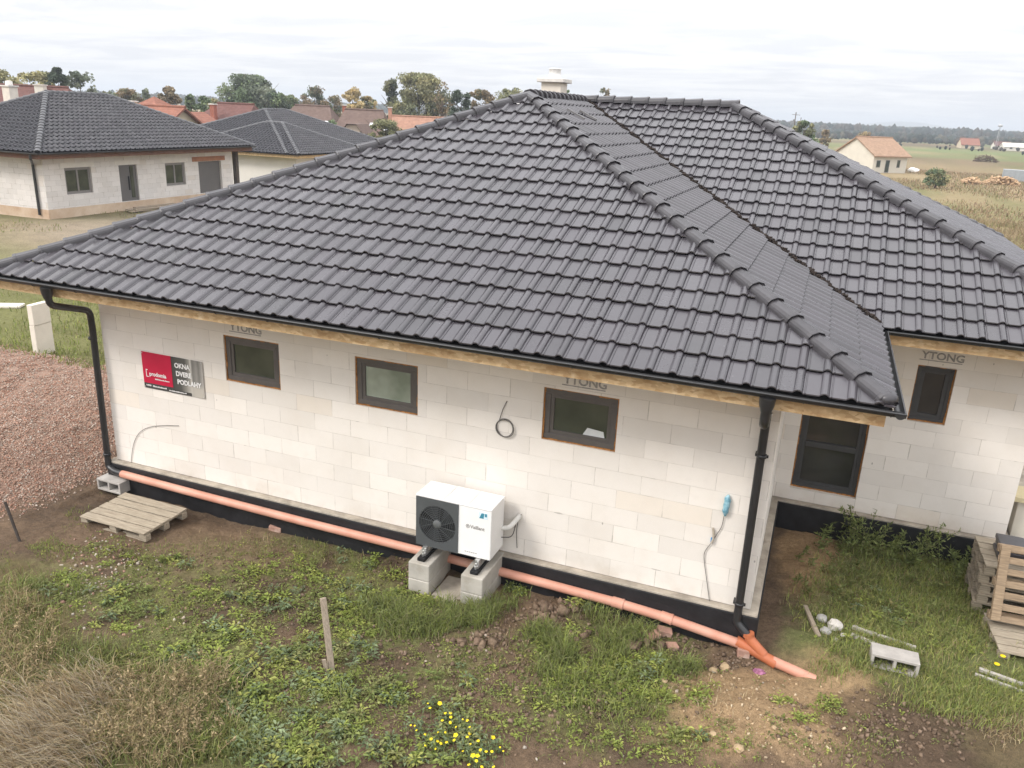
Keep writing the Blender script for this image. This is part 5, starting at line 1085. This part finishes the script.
# long brown roofs
p = at(309,104.5,96); gable('brown_roofed_house', 'house with long plain brown roof and one white skylight, left of the orange chimney', (p[0],p[1]), R_(16), 8.2, 9, -.6, 1.9, 5.35, m_brn_r, m_plg, hipped=(3.0,2.2), ov=.6, sky=((2.6,-2.6,.7,.9),), chim=((4.2,.3,.4,.5,m_brk),))
p = at(365,106.8,92); b2h = gable('brown_roofed_house', 'house with broad brown roof, gabled dormer and two white skylights before the yellow tree', (p[0],p[1]), R_(18), 6.0, 9.6, -.6, 1.5, 5.15, m_brn_r, m_plg, hipped=(1.4,1.6), ov=.7, sky=((1.0,-2.2,.55,.8),(2.5,-2.3,.8,.8)), chim=((3.0,-.6,.36,.9,M('salmon_brick', (.42,.22,.16), .9, .15, 4)),))
d0 = at(352,127,84); q = MB(); Rz = Matrix.Rotation(R_(18), 3, 'Z')
def GD(x, y, z): v = Rz @ Vector((x,y,0)); return (d0[0]+v.x, d0[1]+v.y, z)
q.face([GD(-.85,0,1.5),GD(.85,0,1.5),GD(.85,0,3.3),GD(.5,0,3.75),GD(-.5,0,3.75),GD(-.85,0,3.3)]); q.face([GD(.85,0,1.5),GD(.85,4,1.5),GD(.85,4,3.3),GD(.85,0,3.3)]); q.face([GD(-.85,0,1.5),GD(-.85,4,1.5),GD(-.85,4,3.3),GD(-.85,0,3.3)]); dm = q.build('dormer', m_plg, b2h)
q = MB(); q.face([GD(-1.1,-.35,3.05),GD(-.5,-.35,3.85),GD(-.5,5,3.85),GD(-1.1,5,3.05)]); q.face([GD(.5,-.35,3.85),GD(1.25,-.35,2.9),GD(1.25,5,2.9),GD(.5,5,3.85)]); q.face([GD(-.5,-.35,3.85),GD(.5,-.35,3.85),GD(.5,5,3.85),GD(-.5,5,3.85)]); q.build('dormer_roof', m_brn_r, dm)
q = MB(); q.obox(GD(0,-.03,2.6), (.7,.06,1.0), Rz); q.build('window', m_npane, dm)
p = at(421,111,98); gable('salmon_roofed_house', 'low house with long salmon tiled roof in front of the big willow', (p[0],p[1]), R_(16), 6.6, 7.5, -.6, 2.0, 4.6, m_sal_r, m_plw, ov=.5, wins=(('L',-1,1.2,.8,1),))
# right background
p = at(883,154,117); 
yb_ = R_(43)
bh = gable('terracotta_roofed_house', 'unfinished beige house with terracotta roof standing in the open field at right', (p[0]-1.4,p[1]+3.3), yb_, 6.4, 7.6, -.5, 2.1, 4.3, m_ter_r, M('beige_blocks', (.60,.56,.48), .92, .06, 1, .2), ov=.45, wins=(('F',-2.6,.8,.75,1.0),('F',-.9,.1,.8,1.75),('F',1.3,.8,.6,1.1)))
for (px, py, dpt, L, W, zr, rm, lb) in ((968,146,318,6.5,6.5,3.2,m_red_r,'far house with orange-red roof beyond the green field strip at right'),(1001,147,330,6,5,2.4,m_mar_r,'far low house with dark red roof right of the thin mast'),(1013,149,310,8,5,2.2,m_plw,'far low white building near the right edge'),(947,143,420,10,6,2.0,m_plw,'far pale building left of the orange-red roof')):
    p = at(px, py, dpt); gable('far_house', lb, (p[0],p[1]), R_(8), L, W, -.5, 1.0, zr, rm, m_plast if rm is m_red_r else m_plw, ov=.3, wins=(('F',-2,.6,1.0,.9),))

# ------------------------------------------------------------------ trees
m_crown = attr_mat('tree_foliage', .85, .2, 1.2, .1, .25); m_bark = M('bark', (.10,.075,.055), .95, .3, 3, .4, 12, .03, .1)
P_OL = [(.13,.135,.045),(.10,.11,.04),(.16,.155,.05)]; P_YG = [(.20,.185,.05),(.15,.155,.045),(.24,.21,.06)]; P_DG = [(.045,.07,.038),(.06,.085,.045),(.035,.055,.032)]; P_GG = [(.10,.125,.07),(.075,.10,.055),(.13,.15,.085)]
P_BR = [(.17,.115,.045),(.135,.10,.04),(.21,.145,.055)]; P_YE = [(.34,.235,.05),(.27,.19,.05),(.38,.28,.08)]; P_GR = [(.085,.13,.045),(.11,.155,.05),(.07,.11,.04)]
def tree(label, px, top, wpx, dpt, pal, shape='round', n=2600, dens=1.0, leaf=.30, base_y=None, name='tree', bare=False, seed=0, group='trees behind the houses'):
    r_ = np.random.default_rng(seed+int(px*7)); T = at(px, top, dpt); zb = -.6; H = T[2]-zb; W = wpx*dpt/809.3; root = thing(name, label, 'tree', (T[0],T[1],zb), group)
    q = MB(); tr = max(.12, H*.022); q.tube([(0,0,0),(.1,0,H*.25),(0,.1,H*.55),(.05,0,H*.85)], [tr,tr*.8,tr*.5,tr*.15], 7)
    for k in range(9 if not bare else 26):
        a = r_.uniform(0,6.28); z0 = H*r_.uniform(.25,.7); ln = W*r_.uniform(.25,.5); q.tube([(0,0,z0),(math.cos(a)*ln*.5,math.sin(a)*ln*.5,z0+ln*.45),(math.cos(a)*ln,math.sin(a)*ln,z0+ln*r_.uniform(.6,1.1))], [tr*.4,tr*.25,tr*.08], 5)
    o = q.build('trunk', m_bark, None); o.parent = root
    zc0 = {'round':.22,'cone':.08,'tall':.12,'flat':.4}[shape]
    n = int(n*4.6); leaf *= .5; nl = int(44*dens)+14; cen = []; rad = []
    for k in range(nl):
        h = r_.uniform(0,1); 
        if shape == 'cone': rr_ = (1-h)*.9+.05
        elif shape == 'tall': rr_ = math.sin(math.pi*min(1,(h*.85+.15)))**.6
        else: rr_ = math.sqrt(max(.02,1-(h*1.75-.8)**2))
        a = r_.uniform(0,6.28); d = W/2*rr_*math.sqrt(r_.uniform(.1,1))*.86; lr = W*.5*r_.uniform(.1,.33) if shape != 'cone' else W*.5*r_.uniform(.1,.26)
        zz = zb*0+H*(zc0+(1-zc0)*h); zz = min(zz, H-lr*.5); cen.append((math.cos(a)*d, math.sin(a)*d, zz)); rad.append(lr)
    cen = np.array(cen); rad = np.array(rad); li = r_.integers(0,nl,n); dr = r_.normal(0,1,(n,3)); dr /= np.linalg.norm(dr,axis=1)[:,None]
    pos = cen[li]+dr*(rad[li]*r_.uniform(.1,1.3,n)**.8)[:,None]*np.array([1,1,.8]); 
    ok_ = pos[:,2] < H+.3; n = int(ok_.sum()); li = li[ok_]; pos = pos[ok_]
    s = leaf*r_.uniform(.5,1.35,n); a = r_.normal(0,1,(n,3)); a /= np.linalg.norm(a,axis=1)[:,None]; b = np.cross(a, r_.normal(0,1,(n,3))); b /= np.linalg.norm(b,axis=1)[:,None]
    V = np.stack([pos-a*s[:,None], pos+b*s[:,None]*.7, pos+a*s[:,None], pos-b*s[:,None]*.7],1).reshape(-1,3); F = (np.arange(n)[:,None]*4+np.arange(4)).ravel()
    lp = np.array(pal)[r_.integers(0,len(pal),nl)]*r_.uniform(.8,1.2,(nl,1)); c = np.repeat(lp[li]*r_.uniform(.75,1.25,(n,1)),4,0)
    npmesh('crown', V, F, np.full(n,4), m_crown, (c*.62+c.mean(1,keepdims=True)*.42)*1.7, parent=root); return root
tree('yellow-green tree leftmost behind the dark red roof', 8, 72, 48, 95, P_YG, n=2600)
tree('yellowish rounded tree right of the pale chimney at the left edge', 37, 73.5, 42, 92, P_YG, n=2600, seed=1)
tree('dark green tree with ragged top behind the dark red roof', 56, 69, 25, 88, P_DG, n=2800, seed=2)
tree('thin grey-green tree with gaps right of the dark ragged tree', 78, 73, 34, 90, P_GG, n=800, dens=.5, seed=3)
tree('brownish tree left of the orange-red roof', 128, 90, 30, 118, P_BR+P_OL, n=1800, seed=4)
tree('small grey-green tree just above the orange-red roof', 146, 89.5, 12, 122, P_GG, n=700, seed=5)
tree('round brown tree right of the orange roof peak', 167, 87.5, 26, 112, P_BR, n=2000, seed=6)
tree('pointed green tree between the orange and brown-red roofs, left one of the pair', 190, 95, 20, 100, P_GR, 'tall', n=1700, seed=7)
tree('pointed green tree between the orange and brown-red roofs, right one of the pair', 203, 97, 18, 98, P_GR, 'tall', n=1500, seed=8)
tree('largest grey-green tree with wide crown behind the brown-red roof', 250, 76.5, 66, 125, P_GG+P_GR, n=5200, dens=1.6, leaf=.38, seed=9)
tree('dark green low tree at the right foot of the largest tree', 276, 92, 30, 118, P_GR+P_DG, n=1800, seed=10)
tree('green and orange tree above the long plain brown roof', 314, 87.5, 36, 130, P_GG+P_BR, n=2000, dens=.9, seed=11)
tree('bright yellow autumn tree above the broad brown roof', 352, 88.5, 26, 120, P_YE, n=2000, seed=12)
tree('low yellow-olive tree on the right side of the bright yellow tree', 367, 97, 24, 122, P_YE+P_OL, n=1000, seed=13)
tree('dark olive tree on the left side of the big willow', 392, 80, 26, 118, P_OL+P_DG, 'tall', n=2600, seed=14)
tree('big olive willow behind the salmon roof', 419, 75, 60, 116, P_OL+P_YG, 'round', n=5600, dens=1.5, leaf=.34, seed=15)
tree('thin bare tree on the right side of the big willow', 442, 82, 22, 112, P_BR, n=120, bare=True, seed=16)
tree('dark green conifer left of the big roof', 457, 91, 46, 100, P_DG, 'cone', n=1700, leaf=.24, name='conifer', seed=17)
tree('small dark conifer right beside the taller conifer', 467, 94, 30, 101, P_DG, 'cone', n=900, leaf=.24, name='conifer', seed=18)
tree('round olive brown tree right of the conifers', 481, 91, 38, 112, P_BR+P_OL, n=2200, seed=19)
tree('yellow-olive tree just left of the big roof peak', 509, 88.5, 44, 118, P_YG+P_OL, n=1800, seed=20)
tree('green treetop between the white chimney and the main ridge', 569, 90, 13, 120, P_GR, n=900, seed=21)
tree('sparse brownish treetop above the main ridge', 604, 88.5, 20, 125, P_BR+P_GG, n=420, dens=.5, seed=22)
tree('green tree behind the right end of the main ridge', 805, 121.5, 30, 105, P_OL+P_GR, n=2200, seed=23)
tree('small orange-brown tree between the main roof and the terracotta house', 826, 130, 12, 150, P_BR, n=600, seed=24)
tree('orange-brown tree behind the terracotta roof', 866, 132.5, 20, 165, P_YE+P_BR, n=800, seed=25)
tree('low olive bush before the brown dormer house', 385, 121, 46, 74, P_OL+P_YG, n=2200, leaf=.2, name='bush', seed=26)
tree('green bush left of the brown dormer', 331, 121, 18, 78, P_OL+P_GR, n=800, leaf=.2, name='bush', seed=27)
tree('round green bush mound in the field right of the terracotta house', 938, 169.5, 26, 90, P_YG+P_GR, n=900, leaf=.2, name='bush', seed=28)
tree('low yellow-green tree filling the gap left of the brown treetop at far left', 108, 92, 30, 120, P_OL+P_GG, n=1300, seed=31)
tree('green low tree between the brown-red roof and its right neighbour', 292, 96, 30, 128, P_OL+P_GR, n=1500, seed=32)
tree('low olive tree just behind the plain brown roof ridge', 334, 97, 26, 132, P_OL+P_BR, n=1200, seed=33)
tree('olive-brown low tree right below the bare thin tree', 443, 94, 30, 118, P_OL+P_BR, n=1500, seed=34)
tree('light green low tree right of the orange roof', 212, 99, 26, 110, P_GR+P_YG, n=1300, seed=35)
# far wood in one mass
def blobs(n, az0, az1, d0_, d1_, hmin, hmax, pal):
    ic = bmesh.new(); bmesh.ops.create_icosphere(ic, subdivisions=1, radius=1); base = np.array([v.co[:] for v in ic.verts]); fc = np.array([[v.index for v in f.verts] for f in ic.faces]); ic.free()
    az = np.radians(rng.uniform(az0,az1,n)); dd = np.sqrt(rng.uniform(d0_**2,d1_**2,n)); x = CC[0]+np.sin(az)*dd; y = CC[1]+np.cos(az)*dd; H = rng.uniform(hmin,hmax,n)*(.85+.3*fbm(x,y,.01,3,77)); Rr = H*rng.uniform(.28,.5,n)
    j = 1+rng.uniform(-.25,.25,(n,len(base)))
    V = base[None]*j[...,None]; V = V*np.stack([Rr,Rr,H*.5],-1)[:,None,:]+np.stack([x,y,-.5+H*.5],-1)[:,None,:]
    F = (fc[None]+(np.arange(n)*len(base))[:,None,None]).ravel(); c = np.repeat(np.array(pal)[rng.integers(0,len(pal),n)]*rng.uniform(.7,1.3,(n,1)),len(base),0)
    return V.reshape(-1,3), F, np.full(n*len(fc),3), c
m_wood_far = attr_mat('far_wood_foliage', .95, 0, .5, .05, .35)
P_FW = [(.03,.040,.034),(.038,.048,.038),(.046,.046,.036),(.027,.037,.033),(.055,.047,.035)]
wb = [blobs(9000, -6, 17, 640, 2200, 7, 8.6, P_FW), blobs(900, -6, 17, 420, 640, 2.5, 4.6, P_FW+[(.075,.07,.05)]), blobs(4500, -60, -6, 600, 1900, 7, 8.8, P_FW), blobs(45, -6, 17, 300, 400, 1.0, 2.0, P_FW)]
stuff('far_wood', wb, m_wood_far, 'far dark wood along the horizon beyond the fields', 'wood')
# low hills on the horizon
hx = np.radians(np.linspace(-62, 22, 240)); rws = []
hh = 9+9*fbm(hx*40, hx*0, .4, 3, 5)+24*np.exp(-((hx-R_(3.6))/R_(2.2))**2)
Vh = []; 
for dd, f_ in ((3000,0),(3500,.75),(3900,1.0),(4300,.7)): Vh.append(np.stack([np.sin(hx)*dd, np.cos(hx)*dd, -1+hh*f_],-1))
Vh = np.concatenate(Vh); nn = len(hx); Fh = np.concatenate([[[j*nn+i, j*nn+i+1, (j+1)*nn+i+1, (j+1)*nn+i] for i in range(nn-1)] for j in range(3)]).ravel()
o = npmesh('hills', Vh, Fh, np.full(len(Fh)//4,4), M('hill_wood', (.06,.075,.05), .95, .3, .01, 0), smooth=True); o['kind'] = 'structure'
# small things in the field
def woodpile(px, py, w, h, label, seed):
    rr = random.Random(seed); p = onz(px, py, -.45); q = MB()
    for k in range(int(170*w/3.5)):
        u = rr.uniform(-1,1); hh_ = h*math.sqrt(max(0,1-u*u)); c = (u*w/2, rr.uniform(-.7,.7), rr.uniform(.05,1)*hh_); r = rr.uniform(.06,.13); L = rr.uniform(.3,.7); d = Vector((rr.uniform(-1,1), rr.uniform(-1,1), rr.uniform(-.4,.4))).normalized()*L/2
        q.tube([Vector(c)-d, Vector(c)+d], r, 6, smooth=False)
    o = q.build('woodpile', M('cut_firewood', (.44,.30,.18), .9, .3, 5, .3) if 'cut_firewood' not in bpy.data.materials else bpy.data.materials['cut_firewood'], None); o.location = tuple(p); tag(o, label, 'woodpile', 'woodpiles in the field')
woodpile(971, 184, 2.2, .75, 'smaller heap of cut firewood in the field, left of the bigger heap', 1); woodpile(1001, 185, 3.9, 1.0, 'bigger heap of cut firewood beside the grey metal box', 2)
p = onz(985,162,-.45); rr = random.Random(9); q = MB()
for k in range(160): u = rr.uniform(-1,1); c = Vector((u*2.2, rr.uniform(-1,1), rr.uniform(0,1.4)*math.sqrt(1-u*u))); d = Vector((rr.uniform(-1,1),rr.uniform(-1,1),rr.uniform(-.3,.8))).normalized()*.6; q.tube([c-d,c+d], .05, 4)
o = q.build('brush_heap', M('brush_twigs', (.13,.09,.065), .95, .3, 5, .2), None); o.location = tuple(p); tag(o, 'brown heap of brushwood in the field above the firewood', 'brush heap')
p = onz(1002,181,-.45); q = MB(); Rb = Matrix.Rotation(R_(-8), 3, 'Z')
mc = M('grey_sheet_metal', (.34,.36,.38), .5, .1, 3, .1, metal=.3); q.obox(tuple(Vector((p[0],p[1],.3))+Rb@Vector((3.6,2,0))), (7.4,2.2,1.5), Rb)
for k in range(18): q.obox(tuple(Vector((p[0],p[1],.3))+Rb@Vector((.1+k*.41,.88,0))), (.08,.05,1.46), Rb)
tag(q.build('metal_container', mc, None, loc=(p[0],p[1],-.45)), 'low grey ribbed metal container at the right edge of the field', 'container')
p = onz(913,172,-.45); stone('white_bag', p, .75, m_white, 'white building sack on the grass beside the terracotta house', 'sack', sq=(1.1,.7,.6), seed=3); p = onz(886,170,-.45); stone('white_bag', (p[0]-1.2,p[1]-2), .55, m_white, 'white sack close to the corner of the terracotta house', 'sack', seed=6)
p = at(794.5,124,230); q = MB(); q.tube([(p[0],p[1],-.5),(p[0],p[1],8.9)], .13, 6); q.beam((p[0]-1.0,p[1],8.3),(p[0]+1.2,p[1],8.2), .1, .1); q.tube([(p[0]+1.5,p[1]+1,-.5),(p[0]+1.5,p[1]+1,7.6)], .08, 5)
tag(q.build('utility_pole', m_bark, None, loc=(p[0],p[1],-.5)), 'thin utility pole on the horizon above the right end of the main roof', 'pole')
p = at(996,146,316); q = MB()
for a in range(3): an = a*2.09; q.tube([(p[0]+.5*math.cos(an),p[1]+.5*math.sin(an),-.5),(p[0]+.2*math.cos(an),p[1]+.2*math.sin(an),8.6)], .05, 4)
for k in range(9): q.beam((p[0]-.35,p[1],k),(p[0]+.35,p[1],k+.8), .04, .04)
q.lathe((p[0],p[1],8.2), [(0,-.3),(.7,-.2),(.9,.3),(.6,.7),(0,.8)], 10); tag(q.build('mast', M('pale_mast', (.42,.43,.44), .6, .1), None, loc=(p[0],p[1],-.5)), 'thin pale mast with round head on the right horizon', 'mast')

# ------------------------------------------------------------------ light, sky, air
SUN_AZ, SUN_EL = R_(222), R_(42)
sd = Vector((math.sin(SUN_AZ)*math.cos(SUN_EL), math.cos(SUN_AZ)*math.cos(SUN_EL), math.sin(SUN_EL)))
sl_ = bpy.data.lights.new('sun', 'SUN'); sl_.energy = 1.5; sl_.angle = R_(16); sl_.color = (1.0,.955,.90); so = bpy.data.objects.new('sun', sl_); COL.objects.link(so); so.rotation_euler = (-sd).to_track_quat('-Z','Y').to_euler(); so.location = (-20,-20,40)
W = bpy.data.worlds.new('World'); SC.world = W; W.use_nodes = True; nt = W.node_tree; bg = nt.nodes['Background']; bg.inputs['Strength'].default_value = .1
sk = nt.nodes.new('ShaderNodeTexSky'); sk.sky_type = 'NISHITA'; sk.sun_disc = False; sk.sun_elevation = SUN_EL; sk.sun_rotation = SUN_AZ; sk.dust_density = 3
def wn(t, **k):
    n = nt.nodes.new(t)
    for a, b in k.items(): setattr(n, a, b)
    return n
def wm(op, a, b, clamp=False):
    n = wn('ShaderNodeMath', operation=op); n.use_clamp = clamp
    for i, v in enumerate((a, b)):
        if isinstance(v, (int, float)): n.inputs[i].default_value = v
        else: nt.links.new(v, n.inputs[i])
    return n.outputs[0]
tc = wn('ShaderNodeTexCoord'); sp = wn('ShaderNodeSeparateXYZ'); nt.links.new(tc.outputs['Generated'], sp.inputs[0]); zc = wm('MAXIMUM', sp.outputs[2], 0.0)
den = wm('ADD', zc, .06); cv = wn('ShaderNodeCombineXYZ'); nt.links.new(wm('DIVIDE', sp.outputs[0], den), cv.inputs[0]); nt.links.new(wm('MULTIPLY', wm('DIVIDE', sp.outputs[1], den), 1.5), cv.inputs[1])
cn = wn('ShaderNodeTexNoise'); cn.inputs['Scale'].default_value = .8; cn.inputs['Detail'].default_value = 7; cn.inputs['Roughness'].default_value = .6; cn.inputs['Distortion'].default_value = .4; nt.links.new(cv.outputs[0], cn.inputs['Vector'])
mr = wn('ShaderNodeMapRange'); mr.inputs[1].default_value = .40; mr.inputs[2].default_value = .60; nt.links.new(cn.outputs['Fac'], mr.inputs[0])
mx = wn('ShaderNodeMix', data_type='RGBA'); nt.links.new(mr.outputs[0], mx.inputs[0]); mx.inputs[6].default_value = (7.55,7.6,7.95,1); mx.inputs[7].default_value = (9.3,9.2,9.2,1)
br = wn('ShaderNodeMapRange'); br.inputs[1].default_value = .0; br.inputs[2].default_value = .9; br.inputs[3].default_value = .675; br.inputs[4].default_value = 2.0; nt.links.new(zc, br.inputs[0])
vm = wn('ShaderNodeVectorMath', operation='SCALE'); nt.links.new(mx.outputs[2], vm.inputs[0]); nt.links.new(br.outputs[0], vm.inputs['Scale'])
m2 = wn('ShaderNodeMix', data_type='RGBA'); m2.inputs[0].default_value = .92; nt.links.new(sk.outputs[0], m2.inputs[6]); nt.links.new(vm.outputs[0], m2.inputs[7]); nt.links.new(m2.outputs[2], bg.inputs['Color'])
HAZE = .0006
q = MB(); q.box(-4950, 4950, -4950, 4950, -4.0, 46.0)
hm = bpy.data.materials.new('air'); hm.use_nodes = True; ht = hm.node_tree; ht.nodes.remove(ht.nodes['Principled BSDF']); pv = ht.nodes.new('ShaderNodeVolumePrincipled'); pv.inputs['Color'].default_value = (.80,.86,.93,1); pv.inputs['Density'].default_value = HAZE; pv.inputs['Anisotropy'].default_value = .2
ht.links.new(pv.outputs[0], ht.nodes['Material Output'].inputs['Volume'])
if HAZE: hzo = q.build('haze', hm, None); hzo['kind'] = 'stuff'; tag(hzo, 'pale blue haze veiling the far wood and hills', 'haze')
SC.view_settings.view_transform = 'Standard'; SC.view_settings.look = 'None'; SC.view_settings.gamma = 1.0; SC.view_settings.exposure = 0.75; SC.view_settings.use_curve_mapping = False
SC.cycles.max_bounces = 6; SC.cycles.diffuse_bounces = 3; SC.cycles.glossy_bounces = 3; SC.cycles.transmission_bounces = 3; SC.cycles.volume_bounces = 0; SC.cycles.use_denoising = True
